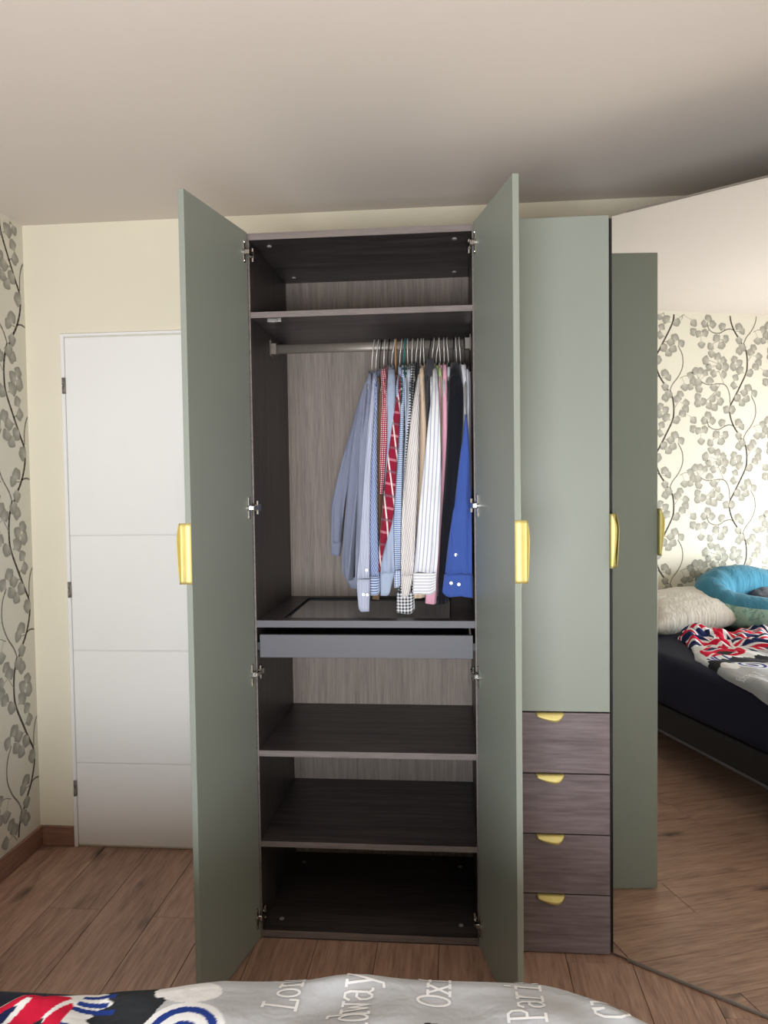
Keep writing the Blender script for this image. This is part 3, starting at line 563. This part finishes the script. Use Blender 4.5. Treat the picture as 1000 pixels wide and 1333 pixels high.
for gi, (key, nm, label, cat, fm, zcuff, cm, hc) in enumerate(SPEC):
    cx, cz, st = G[key]; hx = .374+(.708-.374)*gi/(NG-1); cz = min(1.955, max(1.925, cz))
    hem = 1.20-.02*((gi*7) % 5)/5
    t = thing(nm, label, cat, (hx, .28, hem), 'shirts and jackets hanging on the wardrobe rail')
    # body
    bm = B(); prof = [(cz-.012, .022, .0055), (cz-.03, .055, .006), (cz-.055, .115, .006), (cz-.085, .152, .0062), (cz-.13, .162, .0062), (cz-.25, .158, .006), (1.55, .156, .006), (1.38, .158, .0062), (1.27, .160, .0065), (hem, .163, .006)]
    rings, uvs = [], []
    for z, hy, tx in prof:
        r, u = [], []
        for k in range(28):
            an = 2*math.pi*k/28; py = hy*math.cos(an); px = tx*math.copysign(abs(math.sin(an))**.6, math.sin(an))
            px += .0022*noise.noise(Vector((py*30, z*4, gi*3.3)))
            if key == 'g1':       # the leftmost shirt swings away from the row
                e = max(0, (1.93-z))*.10+max(0, py)*.30*min(1, (1.95-z)*4); px -= e; px += .006*math.sin(py*70+z*3)*min(1, (1.95-z)*3)
            r.append((hx+px, .28+py, z)); u.append((py, z))
        rings.append(r); uvs.append(u)
    loft(bm, rings, uvs); obj('body', bm, fm, t)
    # collar
    bm = B(); rings, uvs = [], []
    cxx = (cx*.6+hx*.4) if abs(cx-hx) < .03 else hx
    for z, hy, tx in ((cz-.044, .064, .0095), (cz-.026, .062, .0112), (cz-.004, .054, .0100), (cz+.006, .050, .0080), (cz+.001, .044, .005)):
        r, u = [], []
        for k in range(20):
            an = 2*math.pi*k/20; r.append((hx+(cxx-hx)*.5+tx*math.sin(an), .275+hy*math.cos(an), z-.012*(math.cos(an) < -.6))); u.append((hy*an, z))
        rings.append(r); uvs.append(u)
    loft(bm, rings, uvs); obj('collar', bm, fm, t)
    # front sleeve (and cuff), the strip one sees between its neighbours
    up, lo = split(st, zcuff) if zcuff else (st, None)
    bm = B(); sleeve(bm, up, .016, .009, seed=gi)
    sv = obj('sleeve', bm, fm, t)
    if lo:
        bm = B(); sleeve(bm, lo, .0095, .0085, n=8, seed=gi, amp=.08, grow=.0012, rnd={'g23': -1, 'g2': -1}.get(key, 1)); cf = obj('cuff', bm, cm or fm, sv)
        xb0, xb1, yb = lo[-1][1], lo[-1][2], lo[-1][3]
    for bxx, bz in {'g23': ((.653, 1.208), (.678, 1.204), (.670, 1.300)), 'g2': ((.360, 1.165), (.373, 1.164), (.372, 1.247))}.get(key, ()):
        yy = float(np.interp(-bz, [-s[0] for s in st], [s[3] for s in st]))-.014
        bm = B(); cyl(bm, (bxx, yy, bz), (bxx, yy-.004, bz), .0055, 14); obj('button', bm, M['button'], sv)
    # rear sleeve
    if key == 'g1':
        bm = B(); sleeve(bm, G['g1rear'][2], .012, .012, seed=3); s2_ = obj('sleeve', bm, fm, t)
        bm = B(); zr = G['g1rear'][2][-1]; sleeve(bm, [(1.315, .1955, .236, .4), (1.262, .197, .229, .4)], .013, .012, n=5, seed=3, grow=.001); obj('cuff', bm, fm, s2_)
        bm = B(); sleeve(bm, [(z, a, b2, .27+.06*min(1, (1.93-z)*2)) for z, a, b2, _ in G['g1body'][2]], .010, .016, n=34, seg=34, seed=5, amp=.16); obj('back_drape', bm, fm, t)
    else:
        bm = B(); sleeve(bm, [(cz-.10, hx-.0065, hx+.0065, .43), (1.6, hx-.0068, hx+.0068, .455), (hem+.02, hx-.0068, hx+.0068, .46)], .02, .03, n=8, seg=12, seed=gi, amp=.0); obj('sleeve', bm, fm, t)
    short = label.split(',')[0]
    xt = hx+.012*(1-gi/(NG-1))+random.uniform(-.007, .007)
    HL = {'silver': 'silver wire hanger', 'dark': 'dark wire hanger', 'teal': 'hanger with teal hook', 'wood': 'light wood-coloured hanger'}[hc]
    hanger(hx, cz, xt, hc, HL+' carrying the '+HSHORT[gi], gi)
# ================================================================ bed
BX0, BX1, BY0, BY1 = XL+.03, .965, -2.62, -1.140
M['navy'] = mat('navy_sheet', (15, 22, 48), .85, nscale=6, namt=.12, bump=.1); M['bedbase'] = mat('bed_base_cloth', (40, 38, 38), .9, nscale=60, namt=.15)
bb = thing('bed_base', 'low dark bed base under the navy mattress along the left wall', 'bed', ((BX0+BX1)/2, (BY0+BY1)/2, 0))
obj('frame', bx(BX0, BX1-.01, BY0+.01, BY1-.01, .17, .315, bev=.012), M['bedbase'], bb)
obj('edge_trim', bx(BX0, BX1-.008, BY1-.012, BY1-.006, .172, .185, bev=.002), M['graphite'], bb)
for x in (BX0+.1, BX1-.12):
    for y in (BY0+.1, BY1-.12):
        bm = B(); cyl(bm, (x, y, 0), (x, y, .172), .02, 14, .03); obj('leg', bm, M['black'], bb, True)
bm = B(); box(bm, BX0, BX1, BY0, BY1, .316, .600)
bmesh.ops.bevel(bm, geom=bm.edges[:], offset=.05, segments=5, affect='EDGES', profile=.5)
single('mattress', bm, M['navy'], 'mattress in a dark navy fitted sheet lying on the bed base', 'mattress', ((BX0+BX1)/2, (BY0+BY1)/2, .316))
# ---- duvet
def sstep(a, b, x):
    t = np.clip((x-a)/(b-a), 0, 1); return t*t*(3-2*t)
ZT = .645
def edge_y(x): return np.interp(x, [-1.0, -.62, -.46, -.2, -.1, 0, .14, .235, .5, .8, .95, 1.2], [-1.50, -1.47, -1.42, -1.29, -1.225, -1.20, -1.172, -1.145, -1.118, -1.112, -1.125, -1.14])
def hang(x): return np.interp(x, [-1, .0, .45, .8, 1.1], [0, 0, .02, .10, .13])*(1-.95*sstep(.96, 1.12, x))
def drop(d, R):
    """arc-length d past the start of a rounded edge of radius R -> (horizontal advance, drop)"""
    a = np.clip(d/R, 0, math.pi/2); rest = np.maximum(0, d-R*math.pi/2)
    return np.where(d > 0, R*np.sin(a), d), np.where(d > 0, R*(1-np.cos(a))+rest, 0)
XF = 1.02
def duvet(xs, s):
    """xs: distance along the bed (x before any drop), s: arclength outwards measured from y=-2.6"""
    xs = np.asarray(xs, float); s = np.asarray(s, float)
    R = .045; fx, fz = drop(xs-(XF-R), .05); x = (XF-R)+fx
    ye = edge_y(xs) - .10*sstep(.78, 1.03, xs)**1.5
    s0 = (ye+2.6)-R
    ye = ye-.006
    gy, gz = drop(s-s0, R); y = -2.6+s0+gy
    z = ZT-fz-gz
    hd = sstep(.15, -.35, xs)
    wr = .010*np.sin(9*xs+3*np.sin(4*s))*np.sin(6*s+2*np.sin(5*xs)) + .006*np.sin(23*xs+11*s)*np.sin(5*s) + .005*np.sin(40*s+5*np.sin(7*xs))*sstep(.2, 1.2, s)
    wr = wr + .007*np.sin(38*s+2.5*np.sin(4*xs))*sstep(.2, .5, xs)
    z = z+(wr*(.55+1.7*hd)-.004)*(1-sstep(0, .03, gz))*1.0 + .02*hd*np.abs(np.sin(16*xs+9*np.sin(6*s)))*np.abs(np.sin(13*s+4*np.sin(8*xs)))
    return x, y, np.maximum(z, .30)
def s_max(x): return (edge_y(x)-.10*sstep(.78, 1.03, x)**1.5+2.6)-.045+.05*np.pi/2*.9+hang(x)
NX, NS = 640, 420
tx = np.linspace(0, 1, NX); X0 = -.60+(1.13+.60)*tx
q = np.linspace(0, 1, NS); q = q**.62                       # finer towards the wardrobe side
XX = np.repeat(X0[:, None], NS, 1); SS = s_max(XX)*q[None, :]
px, py, pz = duvet(XX, SS)
# head edge is uneven
px = px + np.where(XX < -.3, .03*np.sin(9*SS)*sstep(-.3, -.6, XX), 0)
# printed cloth: colour by position on the fabric
U, V = XX, SS-2.6
def C(c): return np.array(lin(c))
grey, white, red, navy, coal, blue = C((188, 190, 195)), C((236, 236, 238)), C((206, 24, 62)), C((24, 36, 84)), C((44, 47, 52)), C((34, 60, 140))
col = np.zeros(XX.shape+(3,)); col[:] = grey
def paint(mask, c): col[mask] = c
def poly(P, UU=None, VV=None):
    UU = U if UU is None else UU; VV = V if VV is None else VV; ins = np.zeros(UU.shape, bool); n_ = len(P)
    for i in range(n_):
        (x0, y0), (x1, y1) = P[i], P[(i+1) % n_]
        if y0 == y1: continue
        ins ^= ((VV > min(y0, y1)) & (VV <= max(y0, y1))) & (UU < (x1-x0)*(VV-y0)/(y1-y0)+x0)
    return ins
# broken flags over the head half and the near side
jag = .012*np.sin(90*V)+.006*np.sin(211*V)
cu, cv = np.floor((U+.9*V)/.46), np.floor((V-.5*U)/.40)
fu, fv = ((U+.9*V)/.46) % 1-.5, ((V-.5*U)/.40) % 1-.5
hsh = (np.sin(cu*12.9898+cv*78.233)*43758.5453) % 1
head = (U < -.02+jag)
nearside = (V < -1.62) & (((U*1.3+V) % .9) < .45)
flag = head | nearside
paint(flag, white); paint(flag & (hsh < .35), grey)
paint(flag & (np.abs(fu) > .10) & (np.abs(fv) > .12) & (hsh > .3), navy)
paint(flag & (np.abs(np.abs(fu)-np.abs(fv)) < .10) & (hsh > .3), white)
paint(flag & ((np.abs(fu-fv) < .045) | (np.abs(fu+fv) < .045)) & (hsh > .3), red)
paint(flag & ((np.abs(fu) < .10) | (np.abs(fv) < .12)) & (hsh > .3), white)
paint(flag & ((np.abs(fu) < .06) | (np.abs(fv) < .07)) & (hsh > .3), red)
paint(flag & (hsh < .12), coal)
loc = (V > -1.5) & (U > -.24) & (U < .20)
# the flag corner at the edge nearest the wardrobe
paint((V > -1.52) & (U > -.26) & (U < .045+jag), white)
paint((V > -1.5) & (U > -.24) & (U < .0) & poly([(-.24, -1.5), (-.13, -1.275), (-.085, -1.24), (-.02, -1.23), (.00, -1.26), (.03, -1.30), (.02, -1.42), (-.05, -1.5)]), red)
paint(poly([(-.165, -1.5), (-.115, -1.30), (-.085, -1.258), (-.075, -1.258), (-.085, -1.31), (-.12, -1.5)]), white)
paint(poly([(-.15, -1.36), (-.11, -1.285), (-.092, -1.275), (-.098, -1.33), (-.12, -1.42)]), navy)
paint(poly([(-.055, -1.34), (-.015, -1.24), (-.004, -1.24), (-.03, -1.30), (-.02, -1.42), (-.035, -1.42)]), white)
paint(poly([(-.07, -1.34), (-.035, -1.295), (-.02, -1.34), (-.03, -1.42)]), coal)
# charcoal field, brush strokes, oval, ring
ch = (V > -1.52) & (U > .045+jag) & (U < .150+.012*np.sin(30*V)+.2*np.clip(-1.26-V, 0, .3))
paint(ch, coal)
for v0 in (-1.222, -1.245, -1.262, -1.31): paint((np.abs(V-v0) < .006) & (U > .0) & (U < .062+.01*np.sin(v0*900)), blue)
paint(((U-.190)/.056)**2+((V+1.208)/.034)**2 < 1, white)
paint(((U-.140)/.012)**2+((V+1.213)/.018)**2 < 1, white)
rd = np.hypot(U-.208, (V+1.318)*.95)
paint(rd < .074, white); paint((rd < .062) & (rd > .048), blue); paint(rd <= .030, blue); paint(rd <= .018, coal)
paint((U > .605) & (U < .735) & (V < -1.258) & (V > -1.42), C((18, 22, 38)))
paint((U > .70) & (U < .725) & (V < -1.264) & (V > -1.276), red); paint((U > .66) & (U < .68) & (V < -1.275) & (V > -1.31), blue)
for (cx_, cy_) in ((.42, -1.62), (.86, -1.50), (.62, -1.98), (.1, -1.9)):
    rd = np.hypot(U-cx_, V-cy_); paint(rd < .10, white); paint((rd < .09) & (rd > .07), navy); paint(rd < .035, red)
verts = np.stack([px, py, pz], -1).reshape(-1, 3)
ii, jj = np.meshgrid(np.arange(NX-1), np.arange(NS-1), indexing='ij'); a = (ii*NS+jj).ravel()
faces = np.stack([a, a+NS, a+NS+1, a+1], -1)
me = bpy.data.meshes.new('duvet'); DL = ((-.6+1.0)/2, -1.9, .60)
me.from_pydata((verts-np.array(DL)).tolist(), [], faces.tolist())
ca = me.color_attributes.new('print', 'FLOAT_COLOR', 'POINT'); ca.data.foreach_set('color', np.concatenate([col.reshape(-1, 3), np.ones((NX*NS, 1))], 1).ravel())
me.polygons.foreach_set('use_smooth', np.ones(len(me.polygons), bool)); me.update()
m, n, l, b = newmat('duvet_print'); at_ = n.new('ShaderNodeAttribute'); at_.attribute_name = 'print'; b.inputs['Roughness'].default_value = .85; b.inputs['Specular IOR Level'].default_value = .2
tc = n.new('ShaderNodeTexCoord'); nz = n.new('ShaderNodeTexNoise'); nz.inputs['Scale'].default_value = 9; nz.inputs['Detail'].default_value = 4; nz.inputs['Distortion'].default_value = .3; l.new(tc.outputs['Object'], nz.inputs['Vector'])
bp = n.new('ShaderNodeBump'); bp.inputs['Strength'].default_value = .5; bp.inputs['Distance'].default_value = .012; bp.inputs['Strength'].default_value = .6; bp.inputs['Distance'].default_value = .016; l.new(nz.outputs['Fac'], bp.inputs['Height']); l.new(bp.outputs[0], b.inputs['Normal']); l.new(at_.outputs['Color'], b.inputs['Base Color'])
M['duvet'] = m
dv_o = bpy.data.objects.new('duvet', me); COL.objects.link(dv_o); dv_o.location = DL; me.materials.append(m); dv_o['_w'] = list(DL)
dv_o['label'] = 'grey duvet printed with city names and red, white and navy flags on the bed'; dv_o['category'] = 'duvet'
so = dv_o.modifiers.new('thickness', 'SOLIDIFY'); so.thickness = .012; so.offset = -1
# lettering: printed words that run across the duvet towards its far edge
M['ink'] = mat('white_print', (240, 240, 242), .85, nscale=60, namt=.02)
def ell(cx_, cy_, rx, ry, n_=14): return [(cx_+rx*math.cos(2*math.pi*k/n_), cy_+ry*math.sin(2*math.pi*k/n_)) for k in range(n_+1)]
GL = {
 'L': [[(.12, 0), (.12, .72)], [(0, .72), (.26, .72)], [(0, 0), (.48, 0), (.48, .16)]], 'o': [ell(.25, .26, .2, .25)], 'O': [ell(.26, .36, .24, .36, 18)],
 'n': [[(.08, 0), (.08, .5)], [(0, .5), (.08, .5)], [(0, 0), (.18, 0)], [(.08, .38), (.2, .5), (.34, .48), (.4, .36), (.4, 0)], [(.32, 0), (.5, 0)]],
 'd': [ell(.22, .25, .17, .25), [(.42, 0), (.42, .72)], [(.3, .72), (.42, .72)], [(.42, 0), (.5, 0)]], 'b': [ell(.3, .25, .17, .25), [(.1, 0), (.1, .72)], [(0, .72), (.1, .72)]],
 'w': [[(.04, .5), (.14, 0), (.25, .38), (.36, 0), (.46, .5)], [(-.04, .5), (.14, .5)], [(.36, .5), (.54, .5)]],
 'a': [[(.06, .42), (.14, .5), (.3, .5), (.38, .4), (.38, .06), (.46, 0), (.52, 0)], [(.38, .28), (.18, .28), (.06, .2), (.06, .08), (.14, 0), (.26, 0), (.38, .1)]],
 'y': [[(.05, .5), (.27, .02)], [(.45, .5), (.2, -.18), (.04, -.2)], [(-.03, .5), (.15, .5)], [(.35, .5), (.53, .5)]],
 'x': [[(.06, .5), (.44, 0)], [(.44, .5), (.06, 0)], [(-.02, .5), (.16, .5)], [(.34, .5), (.52, .5)], [(-.02, 0), (.16, 0)], [(.34, 0), (.52, 0)]],
 'f': [[(.42, .66), (.34, .72), (.24, .7), (.2, .6), (.2, 0)], [(.06, .46), (.36, .46)], [(.08, 0), (.34, 0)]],
 'r': [[(.12, 0), (.12, .5)], [(.02, .5), (.12, .5)], [(.12, .34), (.24, .5), (.42, .5)], [(.02, 0), (.28, 0)]],
 'P': [[(.12, 0), (.12, .72)], [(0, .72), (.34, .72), (.46, .64), (.46, .46), (.34, .36), (.12, .36)], [(0, 0), (.28, 0)]],
 'B': [[(.1, 0), (.1, .72)], [(0, .72), (.3, .72), (.42, .62), (.4, .44), (.28, .37), (.1, .37)], [(.28, .37), (.44, .3), (.46, .12), (.34, 0), (0, 0)]],
 'i': [[(.24, 0), (.24, .5)], [(.1, .5), (.24, .5)], [(.08, 0), (.42, 0)], [(.24, .63), (.24, .71)]], 'l': [[(.24, 0), (.24, .72)], [(.1, .72), (.24, .72)], [(.08, 0), (.42, 0)]],
 's': [[(.42, .4), (.3, .5), (.14, .48), (.08, .38), (.2, .28), (.36, .22), (.42, .12), (.32, 0), (.14, .02), (.06, .12)]],
 'C': [[(.46, .54), (.36, .7), (.2, .7), (.06, .54), (.04, .2), (.18, .02), (.36, .02), (.48, .14)], [(.46, .52), (.46, .72)]],
 'u': [[(.02, .5), (.1, .5), (.1, .12), (.2, 0), (.32, .02), (.42, .14)], [(.34, .5), (.42, .5), (.42, 0), (.5, 0)]]}
def on_cloth(U_, S_):
    p = np.array([float(k_) for k_ in duvet(U_, S_)]); e = 1e-3
    p1 = np.array([float(k_) for k_ in duvet(U_+e, S_)])-p; p2 = np.array([float(k_) for k_ in duvet(U_, S_+e)])-p
    nn = np.cross(p1, p2); nn /= np.linalg.norm(nn)+1e-12; return Vector(p+nn*.0014)
def lettering(word, x, y0, h, adv, th_=.0052):
    """typewriter capitals and lower case as flat strokes lying on the cloth; h = em height, adv = letter pitch along the bed's width"""
    bm = B()
    for i, ch in enumerate(word):
        for st in GL[ch]:
            P = [(y0+adv*(i+px_*1.72), h*py_) for px_, py_ in st]; Q = []
            for (a0, a1), (b0, b1) in zip(P, P[1:]):
                k_ = max(1, int(math.hypot(b0-a0, b1-a1)/.006)); Q += [(a0+(b0-a0)*j/k_, a1+(b1-a1)*j/k_) for j in range(k_)]
            Q.append(P[-1]); rows = []
            for j, c_ in enumerate(Q):
                d0, d1 = Q[min(j+1, len(Q)-1)][0]-Q[max(j-1, 0)][0], Q[min(j+1, len(Q)-1)][1]-Q[max(j-1, 0)][1]; L_ = math.hypot(d0, d1) or 1
                e_ = th_/2*(-1 if j == 0 else 1 if j == len(Q)-1 else 0)
                ab = [(c_[0]+d0/L_*e_-d1/L_*s_*th_/2, c_[1]+d1/L_*e_+d0/L_*s_*th_/2) for s_ in (-1, 1)]
                if max(a_[0] for a_ in ab)+2.6 > float(s_max(x-c_[1]))-.003: break
                rows.append([bm.verts.new(on_cloth(x-a_[1], a_[0]+2.6)) for a_ in ab])
            for r0, r1 in zip(rows, rows[1:]): bm.faces.new((r0[0], r0[1], r1[1], r1[0]))
    return obj('lettering', bm, M['ink'], dv_o)
for wd, x, y0, h_, adv_ in (('London', .384, -1.238, .080, .031), ('Broadway', .512, -1.412, .096, .034), ('Oxford', .648, -1.212, .078, .032), ('Paris', .808, -1.248, .086, .030), ('Club', .950, -1.225, .082, .026)):
    lettering(wd, x, y0, h_, adv_)
# ---- pillows
def pillow(name, label, c, size, rot, mm, seed, puff=1.0, cat='pillow'):
    bm = B(); bmesh.ops.create_grid(bm, x_segments=34, y_segments=34, size=1.0); top = bm.verts[:]
    geo = bmesh.ops.duplicate(bm, geom=bm.verts[:]+bm.edges[:]+bm.faces[:]); bot = [v for v in geo['geom'] if isinstance(v, bmesh.types.BMVert)]
    for vs, s in ((top, 1), (bot, -1)):
        for v in vs:
            x, y = v.co.x, v.co.y; e = max(0, (1-abs(x)**2.6))*max(0, (1-abs(y)**2.6)); h = (e**.45)*size[2]/2*puff
            pin = 1-.07*(1-abs(y))**1*(abs(x)**3)
            x2 = x*(1-.06*(1-y*y)); y2 = y*(1-.06*(1-x*x))
            wz = .012*noise.noise(Vector((x*2.3+seed, y*2.3, s)))*(e**.3)+.006*noise.noise(Vector((x*9+seed, y*4+x*5, s*3)))*min(1, e*3)
            v.co = (x2*size[0]/2, y2*size[1]/2, s*h+wz if e > 0 else 0)
    bmesh.ops.remove_doubles(bm, verts=bm.verts[:], dist=.0004)
    bm.transform(Matrix.Translation(c) @ Matrix.Rotation(rot[2], 4, 'Z') @ Matrix.Rotation(rot[1], 4, 'Y') @ Matrix.Rotation(rot[0], 4, 'X'))
    return single(name, bm, mm, label, cat, c)
M['pillow'] = fabric('seersucker_white', (226, 222, 214), 'vstripe', (212, 206, 196), .02); M['pillow2'] = fabric('white_cotton', (228, 228, 230))
pillow('pillow', 'plump white seersucker pillow at the near corner against the wallpaper', (-.865, -1.675, .715), (.44, .66, .23), (math.radians(-4), math.radians(14), 0), M['pillow'], 1)
pillow('pillow', 'flat white pillow beneath the teal nursing pillow', (-.86, -2.29, .675), (.44, .56, .14), (0, math.radians(8), 0), M['pillow2'], 5)
# ---- teal nursing pillow, a bent fat tube with a green leafy reverse
m, n, l, b = newmat('green_leaf_cloth'); b.inputs['Roughness'].default_value = .85
tc = n.new('ShaderNodeTexCoord'); vo = n.new('ShaderNodeTexNoise'); vo.inputs['Scale'].default_value = 22; vo.inputs['Distortion'].default_value = 1.5; l.new(tc.outputs['Object'], vo.inputs['Vector'])
cr = n.new('ShaderNodeValToRGB'); cr.color_ramp.interpolation = 'CONSTANT'; cr.color_ramp.elements[0].color = rgba((150, 186, 170)); cr.color_ramp.elements[1].position = .56; cr.color_ramp.elements[1].color = rgba((118, 158, 144)); l.new(vo.outputs['Fac'], cr.inputs[0]); l.new(cr.outputs[0], b.inputs['Base Color']); M['leafcloth'] = m
M['teal'] = fabric('teal_cloth', (62, 126, 152))
def fat_tube(path, rad, seg=30, steps=60):
    P = [Vector(p) for p in path]; n_ = len(P); out = []
    for i in range(steps+1):
        f = i/steps*(n_-1); k = min(int(f), n_-2); t = f-k
        p0, p1, p2, p3 = P[max(k-1, 0)], P[k], P[k+1], P[min(k+2, n_-1)]
        out.append(.5*((2*p1)+(-p0+p2)*t+(2*p0-5*p1+4*p2-p3)*t*t+(-p0+3*p1-3*p2+p3)*t**3))
    rings = []; prev = None
    for i, p in enumerate(out):
        t = (out[min(i+1, steps)]-out[max(i-1, 0)]).normalized(); a = (Vector((0, 0, 1))-t*t.z); a.normalize(); c_ = t.cross(a); u = i/steps
        r = rad*(1-.9*max(0, abs(u-.5)*2-.86)/.14)*(.92+.2*math.sin(u*math.pi))
        rg = []
        for k in range(seg):
            an = 2*math.pi*k/seg; w_ = 1+.05*noise.noise(Vector((i*.25, math.cos(an)*2, math.sin(an)*2)))+.025*math.sin(i*1.3+2*math.cos(an))*(1 if abs(u-.5) < .2 else .4)
            rg.append(p+a*(r*w_*math.sin(an))+c_*(r*w_*.95*math.cos(an)))
        rings.append(rg)
    return rings
path = [(-.95, -2.50, .80), (-.96, -2.34, .835), (-.965, -2.18, .86), (-.95, -2.02, .845), (-.90, -1.915, .80), (-.81, -1.905, .745), (-.72, -1.98, .715), (-.63, -2.10, .705), (-.55, -2.24, .70)]
bm = B(); rings = fat_tube(path, .105); loft(bm, rings)
bm.faces.ensure_lookup_table(); bm.faces.index_update()
for f in bm.faces[:60*30]:
    i_, k_ = divmod(f.index, 30); u_ = i_/60; an = 2*math.pi*(k_+.5)/30
    f.material_index = 1 if math.cos(an) < -.15-2.2*max(0, .62-u_) and math.sin(an) < .45 else 0
single('nursing_pillow', bm, [M['teal'], M['leafcloth']], 'teal U-shaped nursing pillow with green leafy reverse at the head of the bed', 'pillow', (-.8, -2.2, .63))
pillow('cushion', 'small charcoal patterned cushion inside the curve of the teal pillow', (-.85, -2.30, .775), (.22, .26, .10), (0, math.radians(20), 0), fabric('charcoal_knit', (52, 54, 62), 'dots', (92, 94, 104), .02, .02), 9, cat='cushion')
# drop the private marker
for o in list(bpy.data.objects):
    if '_w' in o: del o['_w']
